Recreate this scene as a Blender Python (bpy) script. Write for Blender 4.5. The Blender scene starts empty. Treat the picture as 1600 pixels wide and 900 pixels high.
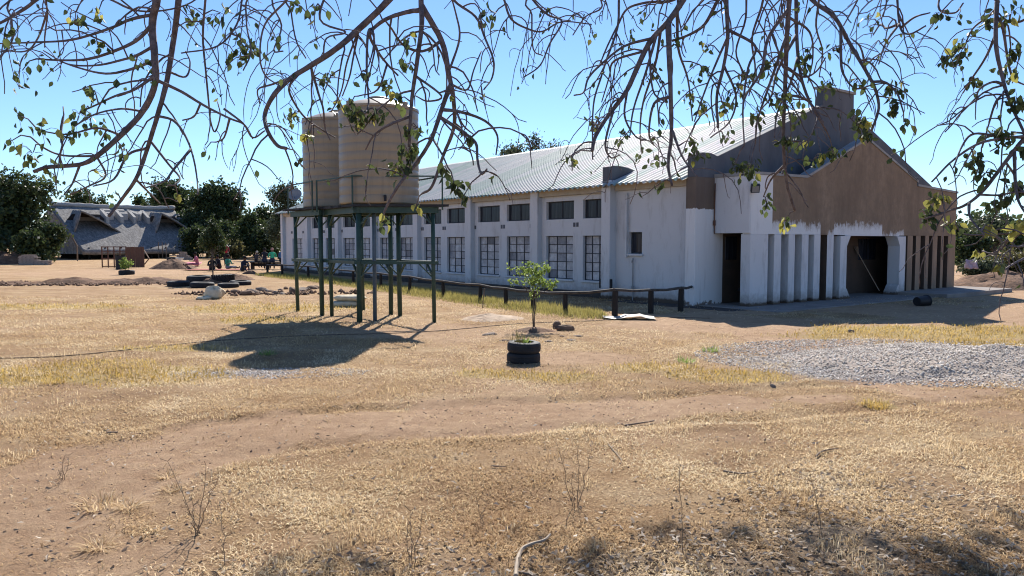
import bpy, math, random
import numpy as np
from mathutils import Vector, Matrix
R = math.radians
rnd = random.Random(11)
rng = np.random.default_rng(11)
S = bpy.context.scene
COL = S.collection

# ---------------------------------------------------------------- camera, sky, sun, exposure
EYE = 1.75
FPX = 1180.0                       # focal length for a 1600 pixel wide picture
PITCH = math.atan((450 - 378) / FPX)
cam_data = bpy.data.cameras.new('camera')
cam = bpy.data.objects.new('camera', cam_data)
COL.objects.link(cam)
cam.location = (0, 0, EYE)
cam.rotation_euler = (math.pi / 2 - PITCH, 0, 0)
cam_data.sensor_width = 36.0
cam_data.lens = FPX / 1600 * 36
cam_data.clip_start = 0.05
cam_data.clip_end = 6000
S.camera = cam

SUN_EL, SUN_AZ = R(38), R(2.5)      # azimuth measured from +Y towards +X
world = bpy.data.worlds.new('World')
S.world = world
world.use_nodes = True
wn = world.node_tree
sky = wn.nodes.new('ShaderNodeTexSky')
sky.sky_type = 'NISHITA'
sky.sun_disc = False
sky.sun_elevation = SUN_EL
sky.sun_rotation = SUN_AZ
sky.altitude = 900
sky.air_density = 1.0
sky.dust_density = 0.1
sky.ozone_density = 4.0
bg = wn.nodes['Background']
bg.inputs['Strength'].default_value = 0.085
tint = wn.nodes.new('ShaderNodeMix')
tint.data_type = 'RGBA'
tint.blend_type = 'MULTIPLY'
tint.inputs[0].default_value = 1.0
tint.inputs[7].default_value = (0.84, 0.95, 1.10, 1.0)
wn.links.new(sky.outputs['Color'], tint.inputs[6])
wn.links.new(tint.outputs[2], bg.inputs['Color'])

sun_data = bpy.data.lights.new('sun', 'SUN')
sun_data.energy = 5.0
sun_data.angle = R(0.5)
sun_data.color = (1.0, 0.95, 0.87)
sun = bpy.data.objects.new('sun', sun_data)
COL.objects.link(sun)
sun_dir = Vector((math.sin(SUN_AZ) * math.cos(SUN_EL), math.cos(SUN_AZ) * math.cos(SUN_EL), math.sin(SUN_EL)))
sun.rotation_euler = sun_dir.to_track_quat('Z', 'Y').to_euler()
sun.location = (5, 40, 40)
S.view_settings.view_transform = 'Standard'
S.view_settings.look = 'None'
S.view_settings.exposure = 0.85
S.view_settings.gamma = 1.0
S.cycles.max_bounces = 5
S.cycles.diffuse_bounces = 1
S.cycles.glossy_bounces = 2
S.cycles.transparent_max_bounces = 8
S.cycles.filter_width = 1.1

# ---------------------------------------------------------------- helpers
def ray(px, py):
    a, b = (px - 800) / FPX, (450 - py) / FPX
    return Vector((a, math.cos(PITCH) + b * math.sin(PITCH), -math.sin(PITCH) + b * math.cos(PITCH)))
def g(px, py, z=0.0):
    d = ray(px, py)
    return Vector((0, 0, EYE)) + d * ((z - EYE) / d.z)
def at(px, py, Y):
    d = ray(px, py)
    return Vector((0, 0, EYE)) + d * (Y / d.y)

def tag(o, label=None, cat=None, group=None, kind=None):
    if label: o['label'] = label
    if cat: o['category'] = cat
    if group: o['group'] = group
    if kind: o['kind'] = kind
    return o
def empty(name, loc=(0, 0, 0), rz=0.0):
    o = bpy.data.objects.new(name, None)
    o.empty_display_size = 0.2
    COL.objects.link(o)
    o.location = loc
    o.rotation_euler = (0, 0, rz)
    return o
def inst(name, mesh, parent=None, loc=(0, 0, 0), rot=(0, 0, 0), scale=(1, 1, 1)):
    o = bpy.data.objects.new(name, mesh)
    COL.objects.link(o)
    o.parent = parent
    o.location = loc
    o.rotation_euler = rot
    o.scale = scale
    return o

class MB:
    def __init__(self):
        self.v, self.f, self.m = [], [], []
    def add(self, vs, fs, m=0):
        n = len(self.v)
        self.v.extend([tuple(p) for p in vs])
        for f in fs:
            self.f.append(tuple(i + n for i in f))
            self.m.append(m)
        return self
    def box(self, x0, x1, y0, y1, z0, z1, m=0, M=None):
        vs = [Vector((x, y, z)) for z in (z0, z1) for y in (y0, y1) for x in (x0, x1)]
        if M is not None: vs = [M @ p for p in vs]
        return self.add(vs, [(0, 2, 3, 1), (4, 5, 7, 6), (0, 1, 5, 4), (2, 6, 7, 3), (0, 4, 6, 2), (1, 3, 7, 5)], m)
    def bar(self, a, b, w, h=None, m=0, up=(0, 0, 1)):
        a, b = Vector(a), Vector(b)
        h = h or w
        d = (b - a).normalized()
        u = Vector(up)
        if abs(d.dot(u)) > 0.98: u = Vector((0, 1, 0))
        s = d.cross(u).normalized()
        u = s.cross(d).normalized()
        vs = []
        for p in (a, b):
            for i, j in ((-1, -1), (1, -1), (1, 1), (-1, 1)):
                vs.append(p + s * (i * w / 2) + u * (j * h / 2))
        return self.add(vs, [(0, 1, 2, 3), (7, 6, 5, 4), (0, 4, 5, 1), (1, 5, 6, 2), (2, 6, 7, 3), (3, 7, 4, 0)], m)
    def tube(self, pts, rad, n=6, m=0, cap=True, jit=0.0):
        pts = [Vector(p) for p in pts]
        if not hasattr(rad, '__len__'): rad = [rad] * len(pts)
        t0 = (pts[1] - pts[0]).normalized()
        s = t0.cross(Vector((0, 0, 1)))
        if s.length < 0.05: s = t0.cross(Vector((1, 0, 0)))
        s.normalize()
        vs, fs = [], []
        k = len(pts)
        for i, p in enumerate(pts):
            t = (pts[min(i + 1, k - 1)] - pts[max(i - 1, 0)])
            if t.length < 1e-7: t = t0.copy()
            t.normalize()
            s = (s - t * s.dot(t))
            if s.length < 1e-5: s = t.orthogonal()
            s.normalize()
            b = t.cross(s)
            for j in range(n):
                a = 2 * math.pi * j / n
                r = rad[i] * (1 + (rnd.uniform(-jit, jit) if jit else 0))
                vs.append(p + (s * math.cos(a) + b * math.sin(a)) * r)
        for i in range(k - 1):
            for j in range(n):
                a, b2 = i * n + j, i * n + (j + 1) % n
                fs.append((a, b2, b2 + n, a + n))
        if cap:
            fs.append(tuple(range(n - 1, -1, -1)))
            fs.append(tuple((k - 1) * n + j for j in range(n)))
        return self.add(vs, fs, m)
    def lathe(self, prof, n=32, c=(0, 0, 0), m=0, M=None):
        vs, fs = [], []
        for r, z in prof:
            for j in range(n):
                a = 2 * math.pi * j / n
                p = Vector((c[0] + r * math.cos(a), c[1] + r * math.sin(a), c[2] + z))
                vs.append(M @ p if M is not None else p)
        for i in range(len(prof) - 1):
            for j in range(n):
                a, b = i * n + j, i * n + (j + 1) % n
                fs.append((a, b, b + n, a + n))
        return self.add(vs, fs, m)
    def prism(self, poly, d0, d1, M, m=0):
        """poly of (a,b); M maps (a, b, depth) to space"""
        n = len(poly)
        vs = [M @ Vector((a, b, d0)) for a, b in poly] + [M @ Vector((a, b, d1)) for a, b in poly]
        fs = [tuple(range(n - 1, -1, -1)), tuple(range(n, 2 * n))]
        fs += [(i, (i + 1) % n, n + (i + 1) % n, n + i) for i in range(n)]
        return self.add(vs, fs, m)
    def mesh(self, name, mats, smooth=False):
        me = bpy.data.meshes.new(name)
        me.from_pydata(self.v, [], self.f)
        mats = mats if isinstance(mats, (list, tuple)) else [mats]
        for mt in mats: me.materials.append(mt)
        if len(mats) > 1: me.polygons.foreach_set('material_index', self.m)
        if smooth: me.polygons.foreach_set('use_smooth', [True] * len(me.polygons))
        me.update()
        return me
    def build(self, name, mats, parent=None, loc=(0, 0, 0), rz=0.0, smooth=False, bevel=0.0):
        o = inst(name, self.mesh(name, mats, smooth), parent, loc, (0, 0, rz))
        if bevel:
            b = o.modifiers.new('bevel', 'BEVEL')
            b.width = bevel
            b.segments = 2
            b.limit_method = 'ANGLE'
        return o

def np_mesh(name, verts, faces, mats, rv=None, smooth=False, mi=None):
    me = bpy.data.meshes.new(name)
    nv, (nf, k) = len(verts), faces.shape
    me.vertices.add(nv)
    me.vertices.foreach_set('co', np.ascontiguousarray(verts, dtype=np.float32).ravel())
    me.loops.add(nf * k)
    me.loops.foreach_set('vertex_index', np.ascontiguousarray(faces, dtype=np.int32).ravel())
    me.polygons.add(nf)
    me.polygons.foreach_set('loop_start', np.arange(0, nf * k, k, dtype=np.int32))
    me.polygons.foreach_set('loop_total', np.full(nf, k, dtype=np.int32))
    mats = mats if isinstance(mats, (list, tuple)) else [mats]
    for m in mats: me.materials.append(m)
    if mi is not None: me.polygons.foreach_set('material_index', np.asarray(mi, dtype=np.int32))
    if smooth: me.polygons.foreach_set('use_smooth', np.ones(nf, dtype=bool))
    me.update(calc_edges=True)
    if rv is not None:
        a = me.attributes.new('rv', 'FLOAT', 'FACE')
        a.data.foreach_set('value', np.asarray(rv, dtype=np.float32))
    me.validate()
    return me

def _hash(ix, iy, seed):
    h = (ix.astype(np.int64) * 374761393 + iy.astype(np.int64) * 668265263 + seed * 982451653) & 0x7fffffff
    h = ((h ^ (h >> 13)) * 1274126177) & 0x7fffffff
    h = h ^ (h >> 16)
    return (h % 100003) / 100003.0
def vnoise(x, y, seed=0):
    x, y = np.asarray(x, float), np.asarray(y, float)
    ix, iy = np.floor(x), np.floor(y)
    fx, fy = x - ix, y - iy
    fx, fy = fx * fx * (3 - 2 * fx), fy * fy * (3 - 2 * fy)
    a, b = _hash(ix, iy, seed), _hash(ix + 1, iy, seed)
    c, d = _hash(ix, iy + 1, seed), _hash(ix + 1, iy + 1, seed)
    return (a + (b - a) * fx) * (1 - fy) + (c + (d - c) * fx) * fy
def fbm(x, y, seed=0, octv=4):
    x, y = np.asarray(x, float), np.asarray(y, float)
    s, a, t = 0.0, 0.5, 0.0
    for k in range(octv):
        s = s + a * vnoise(x * 2 ** k, y * 2 ** k, seed + k)
        t += a
        a *= 0.5
    return s / t
def smooth01(a, b, x):
    t = np.clip((x - a) / (b - a), 0, 1)
    return t * t * (3 - 2 * t)

# ---------------------------------------------------------------- materials
class NT:
    def __init__(self, name):
        self.mat = bpy.data.materials.new(name)
        self.mat.use_nodes = True
        self.t = self.mat.node_tree
        self.t.nodes.clear()
        self.out = self.t.nodes.new('ShaderNodeOutputMaterial')
    def n(self, typ, **kw):
        nd = self.t.nodes.new(typ)
        for k, v in kw.items():
            if k.startswith('i_'): nd.inputs[k[2:].replace('_', ' ')].default_value = v
            else: setattr(nd, k, v)
        return nd
    def l(self, a, b): self.t.links.new(a, b)
    def coord(self, which='Object', scale=(1, 1, 1)):
        c = self.n('ShaderNodeTexCoord')
        m = self.n('ShaderNodeMapping')
        m.inputs['Scale'].default_value = scale
        self.l(c.outputs[which], m.inputs['Vector'])
        return m.outputs['Vector']
    def noise(self, vec, scale, detail=4, rough=0.6):
        nd = self.n('ShaderNodeTexNoise')
        nd.inputs['Scale'].default_value = scale
        nd.inputs['Detail'].default_value = detail
        nd.inputs['Roughness'].default_value = rough
        if vec is not None: self.l(vec, nd.inputs['Vector'])
        return nd.outputs['Fac']
    def ramp(self, fac, stops, interp='LINEAR'):
        r = self.n('ShaderNodeValToRGB')
        r.color_ramp.interpolation = interp
        e = r.color_ramp.elements
        while len(e) > 1: e.remove(e[-1])
        e[0].position = stops[0][0]
        e[0].color = c4(stops[0][1])
        for p, c in stops[1:]:
            x = e.new(p)
            x.color = c4(c)
        self.l(fac, r.inputs['Fac'])
        return r.outputs['Color']
    def mix(self, fac, a, b, mode='MIX'):
        m = self.n('ShaderNodeMix', data_type='RGBA', blend_type=mode)
        for sock, v in ((m.inputs[0], fac), (m.inputs[6], a), (m.inputs[7], b)):
            if hasattr(v, 'links'): self.l(v, sock)
            elif isinstance(v, (int, float)): sock.default_value = v
            else: sock.default_value = c4(v)
        return m.outputs[2]
    def math(self, op, a, b=0.0, clamp=False):
        m = self.n('ShaderNodeMath', operation=op, use_clamp=clamp)
        for i, v in enumerate((a, b)):
            if hasattr(v, 'links'): self.l(v, m.inputs[i])
            else: m.inputs[i].default_value = v
        return m.outputs[0]
    def sep(self, vec):
        s = self.n('ShaderNodeSeparateXYZ')
        self.l(vec, s.inputs[0])
        return s.outputs
    def attr(self, name):
        return self.n('ShaderNodeAttribute', attribute_name=name).outputs['Fac']
    def finish(self, col, rough=0.85, spec=0.3, metal=0.0, bump=None, bstr=0.3, bdist=0.02, transl=0.0, tcol=None):
        p = self.n('ShaderNodeBsdfPrincipled')
        for k, v in (('Base Color', col), ('Roughness', rough), ('Specular IOR Level', spec), ('Metallic', metal)):
            if hasattr(v, 'links'): self.l(v, p.inputs[k])
            elif k == 'Base Color': p.inputs[k].default_value = c4(v)
            else: p.inputs[k].default_value = v
        if bump is not None:
            b = self.n('ShaderNodeBump')
            b.inputs['Strength'].default_value = bstr
            b.inputs['Distance'].default_value = bdist
            self.l(bump, b.inputs['Height'])
            self.l(b.outputs[0], p.inputs['Normal'])
        o = p.outputs[0]
        if transl:
            t = self.n('ShaderNodeBsdfTranslucent')
            tc = tcol if tcol is not None else col
            if hasattr(tc, 'links'): self.l(tc, t.inputs['Color'])
            else: t.inputs['Color'].default_value = c4(tc)
            mx = self.n('ShaderNodeMixShader')
            mx.inputs[0].default_value = transl
            self.l(o, mx.inputs[1])
            self.l(t.outputs[0], mx.inputs[2])
            o = mx.outputs[0]
        self.l(o, self.out.inputs['Surface'])
        return self.mat
def c4(c): return (c[0], c[1], c[2], 1.0)

def simple(name, c1, c2=None, scale=6, rough=0.85, spec=0.25, metal=0.0, bstr=0.0, bscale=40, stretch=(1, 1, 1), detail=5, bdist=0.01):
    t = NT(name)
    vec = t.coord('Object', stretch)
    c2 = c2 or tuple(x * 0.72 for x in c1)
    col = t.ramp(t.noise(vec, scale, detail), [(0.3, c2), (0.7, c1)])
    b = t.noise(vec, bscale, 4) if bstr else None
    return t.finish(col, rough, spec, metal, b, bstr, bdist)
def leafy(name, dark, mid, light, transl=0.35, tl=None, rough=0.55):
    t = NT(name)
    rv = t.attr('rv')
    col = t.ramp(rv, [(0.0, dark), (0.55, mid), (1.0, light)])
    tc = t.ramp(rv, [(0.0, tl or mid), (1.0, light)])
    return t.finish(col, rough, 0.3, transl=transl, tcol=tc)

def white_wall(name, base, grime, streak=0.55, bottom=0.5):
    t = NT(name)
    vec = t.coord('Object')
    z = t.sep(vec)[2]
    st = t.noise(t.coord('Object', (2.5, 2.5, 0.6)), 1.3, 7, 0.75)
    stm = t.math('MULTIPLY', t.ramp(st, [(0.52, (0, 0, 0)), (0.75, (1, 1, 1))]), streak)
    big = t.noise(vec, 0.9, 5, 0.6)
    col = t.mix(big, tuple(x * 0.86 for x in base), base)
    col = t.mix(stm, col, grime)
    zz = t.math('ADD', z, t.math('MULTIPLY', t.noise(t.coord('Object', (3, 3, 3)), 2.2, 6, 0.75), -0.55))
    low = t.math('MULTIPLY', t.ramp(t.math('ADD', zz, 0.3), [(0.20, (1, 1, 1)), (0.44, (0, 0, 0))]), bottom)
    low2 = t.ramp(t.math('ADD', z, t.math('MULTIPLY', t.noise(vec, 7, 5, 0.7), -0.18)), [(0.0, (1, 1, 1)), (0.06, (0, 0, 0))])
    pat = t.math('MULTIPLY', t.ramp(t.noise(t.coord('Object', (1.3, 1.3, 0.8)), 1.9, 8, 0.78), [(0.60, (0, 0, 0)), (0.68, (1, 1, 1))]), 0.45)
    col = t.mix(pat, col, tuple(0.5 * x + 0.5 * y for x, y in zip(base, grime)))
    col = t.mix(low, col, (0.20, 0.145, 0.105))
    col = t.mix(low2, col, (0.11, 0.08, 0.06))
    return t.finish(col, 0.85, 0.2, bump=t.noise(vec, 25, 6, 0.65), bstr=0.25, bdist=0.01)

MAT = {}
MAT['wall'] = white_wall('white_painted_plaster', (0.67, 0.66, 0.66), (0.33, 0.30, 0.27), 0.62)
MAT['wall_dirty'] = white_wall('weathered_white_plaster', (0.69, 0.68, 0.68), (0.24, 0.22, 0.20), 0.6)
MAT['fascia'] = simple('beige_fascia', (0.50, 0.43, 0.33), (0.40, 0.33, 0.25), 3, bstr=0.1)
MAT['cement'] = simple('grey_cement_render', (0.145, 0.15, 0.165), (0.085, 0.088, 0.098), 1.6, bstr=0.2, stretch=(1, 1, 0.35))
MAT['brown'] = simple('brown_raw_plaster', (0.30, 0.215, 0.155), (0.20, 0.145, 0.105), 1.3, bstr=0.2, stretch=(1, 1, 0.4))
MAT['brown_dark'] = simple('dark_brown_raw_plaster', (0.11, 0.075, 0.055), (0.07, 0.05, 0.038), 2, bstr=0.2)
MAT['fin_brown'] = simple('tan_plaster_fin', (0.34, 0.235, 0.16), (0.23, 0.16, 0.11), 2, bstr=0.2, stretch=(1, 1, 0.3))
MAT['plinth'] = simple('dark_concrete_plinth', (0.085, 0.07, 0.06), (0.05, 0.04, 0.035), 3, bstr=0.3)  # dark concrete tone, mottled by noise, for plinth step and side slab
MAT['slab'] = simple('concrete_slab', (0.30, 0.26, 0.23), (0.20, 0.17, 0.15), 2, bstr=0.2)
MAT['coping'] = simple('pale_coping', (0.36, 0.35, 0.34), (0.24, 0.23, 0.22), 2.5, bstr=0.15)
MAT['steel_dark'] = simple('dark_window_steel', (0.045, 0.05, 0.06), (0.03, 0.03, 0.035), 8, 0.6)
MAT['green_steel'] = simple('dark_green_painted_steel', (0.035, 0.075, 0.055), (0.02, 0.045, 0.035), 7, 0.5, 0.4)
MAT['blue_pipe'] = simple('blue_grey_pipe', (0.09, 0.14, 0.19), (0.06, 0.09, 0.12), 7, 0.5, 0.4)
MAT['dark_plank'] = simple('dark_platform_plank', (0.05, 0.05, 0.05), (0.025, 0.025, 0.028), 5, 0.8, stretch=(1, 6, 6))
MAT['black_wood'] = simple('creosoted_pole', (0.035, 0.03, 0.028), (0.015, 0.013, 0.013), 9, 0.8, stretch=(4, 4, 0.6), bstr=0.5)
MAT['rail_wood'] = simple('weathered_rail', (0.10, 0.085, 0.075), (0.04, 0.034, 0.032), 9, 0.8, bstr=0.4)
MAT['rubber'] = simple('tyre_rubber', (0.030, 0.030, 0.033), (0.016, 0.016, 0.018), 12, 0.75, 0.3, bstr=0.3, bscale=60)
MAT['soil'] = simple('dark_brown_soil', (0.24, 0.135, 0.08), (0.09, 0.052, 0.034), 4, 0.95, bstr=1.0, bscale=9, bdist=0.05)
MAT['sand'] = simple('pale_building_sand', (0.56, 0.43, 0.31), (0.36, 0.25, 0.17), 3.5, 0.95, bstr=1.0, bscale=12, bdist=0.06)
MAT['rock'] = simple('brown_rock', (0.25, 0.155, 0.10), (0.10, 0.062, 0.042), 7, 0.9, bstr=0.8, bscale=20, bdist=0.02)
MAT['grey_rock'] = simple('grey_rock', (0.32, 0.25, 0.195), (0.14, 0.105, 0.08), 7, 0.9, bstr=0.8, bscale=20, bdist=0.02)
MAT['brick'] = simple('grey_cement_brick', (0.34, 0.28, 0.24), (0.22, 0.18, 0.155), 9, 0.9, bstr=0.5)
MAT['rust'] = simple('rust_brown_steel', (0.16, 0.075, 0.045), (0.085, 0.04, 0.028), 8, 0.75, bstr=0.3)
MAT['board'] = simple('red_brown_board', (0.15, 0.075, 0.05), (0.09, 0.045, 0.032), 6, 0.7, stretch=(8, 8, 0.7), bstr=0.3)
MAT['paleboard'] = simple('pale_timber', (0.45, 0.33, 0.23), (0.32, 0.22, 0.15), 6, 0.8)
MAT['stick'] = simple('dry_stick', (0.26, 0.20, 0.15), (0.14, 0.10, 0.075), 12, 0.85, stretch=(3, 3, 0.5))
MAT['stick_pale'] = simple('bleached_stick', (0.48, 0.39, 0.29), (0.30, 0.23, 0.17), 12, 0.85)
MAT['sack'] = simple('woven_white_sack', (0.72, 0.63, 0.47), (0.52, 0.44, 0.31), 6, 0.9, bstr=0.5, bscale=14, bdist=0.04)
MAT['white'] = simple('white_plastic', (0.75, 0.74, 0.72), (0.6, 0.59, 0.57), 6, 0.5)
MAT['sheet'] = simple('pale_zinc_sheet', (0.46, 0.42, 0.38), (0.28, 0.24, 0.20), 4, 0.55, 0.4)
MAT['hose'] = simple('dusty_hose', (0.22, 0.15, 0.10), (0.08, 0.055, 0.04), 5, 0.7)
MAT['dish'] = simple('grey_dish', (0.24, 0.24, 0.25), (0.19, 0.19, 0.2), 5, 0.5)
MAT['bucket'] = simple('black_plastic_bucket', (0.02, 0.02, 0.023), None, 5, 0.5)
MAT['iron'] = simple('black_iron', (0.03, 0.03, 0.032), (0.018, 0.018, 0.02), 8, 0.7)
MAT['bark'] = simple('purplish_brown_bark', (0.225, 0.185, 0.185), (0.075, 0.06, 0.063), 26, 0.85, bstr=0.7, bscale=45, bdist=0.01)
MAT['trunk'] = simple('grey_brown_trunk', (0.14, 0.11, 0.09), (0.07, 0.055, 0.045), 8, 0.9, bstr=0.6)
MAT['straw_dead'] = simple('dry_weed_stem', (0.33, 0.24, 0.15), (0.19, 0.13, 0.085), 20, 0.9)
def tank_mat():
    t = NT('beige_tank_plastic')
    vec = t.coord('Object')
    col = t.mix(t.noise(t.coord('Object', (1, 1, 0.2)), 2.0, 5), (0.28, 0.215, 0.14), (0.33, 0.26, 0.175))
    dust = t.ramp(t.noise(t.coord('Object', (4, 4, 0.4)), 2.0, 6, 0.7), [(0.48, (0, 0, 0)), (0.72, (0.55, 0.55, 0.55))])
    col = t.mix(dust, col, (0.19, 0.15, 0.11))
    return t.finish(col, 0.42, 0.45)
MAT['tank'] = tank_mat()
def roof_mat():
    t = NT('weathered_painted_roof_sheet')
    vec = t.coord('Object')
    info = t.n('ShaderNodeObjectInfo')
    tint = t.ramp(info.outputs['Random'], [(0.0, (0.30, 0.37, 0.31)), (0.35, (0.36, 0.41, 0.36)), (0.6, (0.49, 0.455, 0.435)), (1.0, (0.43, 0.44, 0.42))])
    grn = t.ramp(t.math('ADD', t.sep(vec)[1], t.math('MULTIPLY', t.noise(vec, 0.5, 4), 5.0)), [(0.0, (0, 0, 0)), (1.0, (1, 1, 1))])
    n1 = t.noise(t.coord('Object', (0.5, 3, 1)), 1.2, 6, 0.65)
    col = t.mix(t.math('MULTIPLY', t.ramp(n1, [(0.48, (0, 0, 0)), (0.66, (1, 1, 1))]), 0.55), tint, (0.25, 0.35, 0.29))
    n2 = t.noise(t.coord('Object', (0.7, 6, 1)), 2.0, 6, 0.7)
    col = t.mix(t.ramp(n2, [(0.60, (0, 0, 0)), (0.8, (0.6, 0.6, 0.6))]), col, (0.30, 0.22, 0.17))
    return t.finish(col, 0.62, 0.22, 0.0)
MAT['roof'] = roof_mat()
def glass_mat():
    t = NT('dark_window_glass')
    col = t.ramp(t.noise(t.coord('Object', (7, 7, 0.4)), 1.4, 3), [(0.35, (0.012, 0.014, 0.02)), (0.7, (0.055, 0.06, 0.075))])
    return t.finish(col, 0.2, 0.2)
MAT['glass'] = glass_mat()
def pane_mat():
    t = NT('whitewashed_pane')
    rr = t.n('ShaderNodeObjectInfo').outputs['Random']
    a = t.ramp(rr, [(0.0, (0.10, 0.10, 0.115)), (0.08, (0.38, 0.38, 0.40)), (0.5, (0.56, 0.555, 0.56)), (1.0, (0.68, 0.67, 0.67))])
    off = t.n('ShaderNodeVectorMath', operation='ADD')
    t.l(t.coord('Object', (1, 3, 3)), off.inputs[0])
    cmb = t.n('ShaderNodeCombineXYZ')
    for _k in range(3): t.l(t.math('MULTIPLY', rr, 37.0 + 11 * _k), cmb.inputs[_k])
    t.l(cmb.outputs[0], off.inputs[1])
    sm = t.ramp(t.noise(off.outputs[0], 1.6, 6, 0.7), [(0.35, (0.55, 0.55, 0.58)), (0.65, (1, 1, 1))])
    return t.finish(t.mix(1.0, a, sm, 'MULTIPLY'), 0.4, 0.35)
MAT['pane_white'] = pane_mat()
MAT['dark_in'] = simple('dark_interior', (0.06, 0.05, 0.045), (0.03, 0.025, 0.024), 2)
def paint_front():
    """white paint brushed over raw brown plaster: ragged painted edge, x along the front, z up"""
    t = NT('half_painted_front_plaster')
    vec = t.coord('Object')
    sx, _, sz = t.sep(vec)
    def zl(v): return (v / 4.0,) * 3
    lim = t.ramp(t.math('DIVIDE', sx, 14.0), [(0.0, zl(4.0)), (1.72 / 14, zl(2.33)), (3.3 / 14, zl(2.26)), (4.10 / 14, zl(0.0)), (4.46 / 14, zl(2.12)), (4.8 / 14, zl(2.30)), (6.2 / 14, zl(2.34)), (7.55 / 14, zl(1.98)), (8.05 / 14, zl(2.08)), (9.0 / 14, zl(0.0))], 'CONSTANT')
    nz = t.math('MULTIPLY', t.math('SUBTRACT', t.noise(t.coord('Object', (1.3, 1.3, 1)), 2.6, 9, 0.82), 0.5), 0.95)
    nz = t.math('ADD', nz, t.math('MULTIPLY', t.math('SUBTRACT', t.noise(t.coord('Object', (16, 16, 1.6)), 1.5, 5, 0.7), 0.5), 0.5))
    edge = t.math('SUBTRACT', t.math('ADD', t.math('MULTIPLY', lim, 4.0), nz), sz)
    msk = t.ramp(edge, [(0.0, (0, 0, 0)), (0.05, (0.55, 0.55, 0.55)), (0.22, (1, 1, 1))])
    br = t.ramp(t.noise(t.coord('Object', (1, 1, 0.35)), 1.5, 6, 0.65), [(0.3, (0.195, 0.138, 0.093)), (0.7, (0.335, 0.242, 0.165))])
    st = t.noise(t.coord('Object', (4, 4, 0.5)), 1.5, 8, 0.78)
    mot = t.noise(vec, 3.5, 8, 0.8)
    br = t.mix(t.ramp(mot, [(0.40, (0.55, 0.55, 0.55)), (0.60, (0, 0, 0))]), br, (0.18, 0.13, 0.095))
    br = t.mix(t.ramp(st, [(0.5, (0, 0, 0)), (0.8, (0.5, 0.5, 0.5))]), br, (0.11, 0.085, 0.07))
    wh = t.mix(t.ramp(st, [(0.55, (0, 0, 0)), (0.85, (0.6, 0.6, 0.6))]), (0.72, 0.71, 0.70), (0.33, 0.30, 0.28))
    return t.finish(t.mix(msk, br, wh), 0.87, 0.2, bump=t.noise(vec, 22, 6, 0.65), bstr=0.25, bdist=0.01)
MAT['front'] = paint_front()
def corner_mat():
    """white below a ragged line at 2.65 m, raw brown plaster above"""
    t = NT('corner_plaster_painted_low')
    vec = t.coord('Object')
    sz = t.sep(vec)[2]
    nz = t.math('MULTIPLY', t.math('SUBTRACT', t.noise(vec, 5, 6, 0.7), 0.5), 0.16)
    msk = t.ramp(t.math('ADD', t.math('SUBTRACT', 2.66, sz), nz), [(0.0, (0, 0, 0)), (0.02, (1, 1, 1))])
    low = t.ramp(t.math('ADD', t.math('ADD', sz, 0.6), t.math('MULTIPLY', t.noise(vec, 5, 7, 0.8), -0.9)), [(0.20, (1, 1, 1)), (0.25, (0, 0, 0))])
    wh = t.mix(t.ramp(t.noise(t.coord('Object', (5, 5, 0.5)), 1.6, 6), [(0.55, (0, 0, 0)), (0.85, (0.5, 0.5, 0.5))]), (0.72, 0.71, 0.70), (0.35, 0.32, 0.30))
    wh = t.mix(low, wh, (0.2, 0.15, 0.12))
    br = t.ramp(t.noise(t.coord('Object', (1, 1, 0.35)), 1.5, 6, 0.65), [(0.3, (0.13, 0.10, 0.08)), (0.7, (0.21, 0.16, 0.125))])
    return t.finish(t.mix(msk, br, wh), 0.87, 0.2, bump=t.noise(vec, 22, 6, 0.65), bstr=0.25, bdist=0.01)
MAT['corner'] = corner_mat()
def thatch_mat():
    t = NT('grey_thatch')
    n = t.noise(t.coord('Object', (2.2, 0.8, 0.8)), 2.6, 7, 0.8)
    col = t.ramp(n, [(0.3, (0.09, 0.083, 0.077)), (0.5, (0.22, 0.208, 0.195)), (0.72, (0.42, 0.40, 0.37))])
    return t.finish(col, 0.95, 0.1, bump=n, bstr=0.6, bdist=0.05)
MAT['thatch'] = thatch_mat()
MAT['thatch_pale'] = simple('pale_thatch_edge', (0.50, 0.47, 0.43), (0.33, 0.31, 0.28), 8, 0.95, bstr=0.8, bscale=25)

MAT['leaf_bg'] = leafy('dark_tree_leaves', (0.014, 0.024, 0.010), (0.038, 0.060, 0.022), (0.10, 0.13, 0.042), 0.25)
MAT['leaf_bg2'] = leafy('mid_tree_leaves', (0.018, 0.032, 0.012), (0.045, 0.075, 0.024), (0.11, 0.14, 0.045), 0.25)
MAT['leaf_grey'] = leafy('grey_green_leaves', (0.03, 0.04, 0.025), (0.065, 0.085, 0.045), (0.13, 0.15, 0.075), 0.25)
MAT['leaf_dry'] = leafy('olive_dry_leaves', (0.06, 0.055, 0.022), (0.12, 0.115, 0.04), (0.22, 0.19, 0.07), 0.3)
MAT['leaf_lime'] = leafy('bright_young_leaves', (0.09, 0.15, 0.03), (0.20, 0.29, 0.06), (0.36, 0.44, 0.12), 0.45)
MAT['leaf_hang'] = leafy('overhanging_leaves', (0.028, 0.042, 0.02), (0.06, 0.085, 0.032), (0.15, 0.19, 0.06), 0.3)
MAT['leaf_yellow'] = leafy('yellowing_leaves', (0.16, 0.17, 0.04), (0.30, 0.29, 0.06), (0.45, 0.42, 0.11), 0.4)
MAT['straw'] = leafy('dry_straw', (0.30, 0.175, 0.08), (0.66, 0.455, 0.235), (0.95, 0.78, 0.51), 0.4, rough=0.8)
MAT['straw_yellow'] = leafy('yellow_dry_grass', (0.40, 0.25, 0.065), (0.62, 0.42, 0.115), (0.78, 0.57, 0.21), 0.3, rough=0.8)
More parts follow.
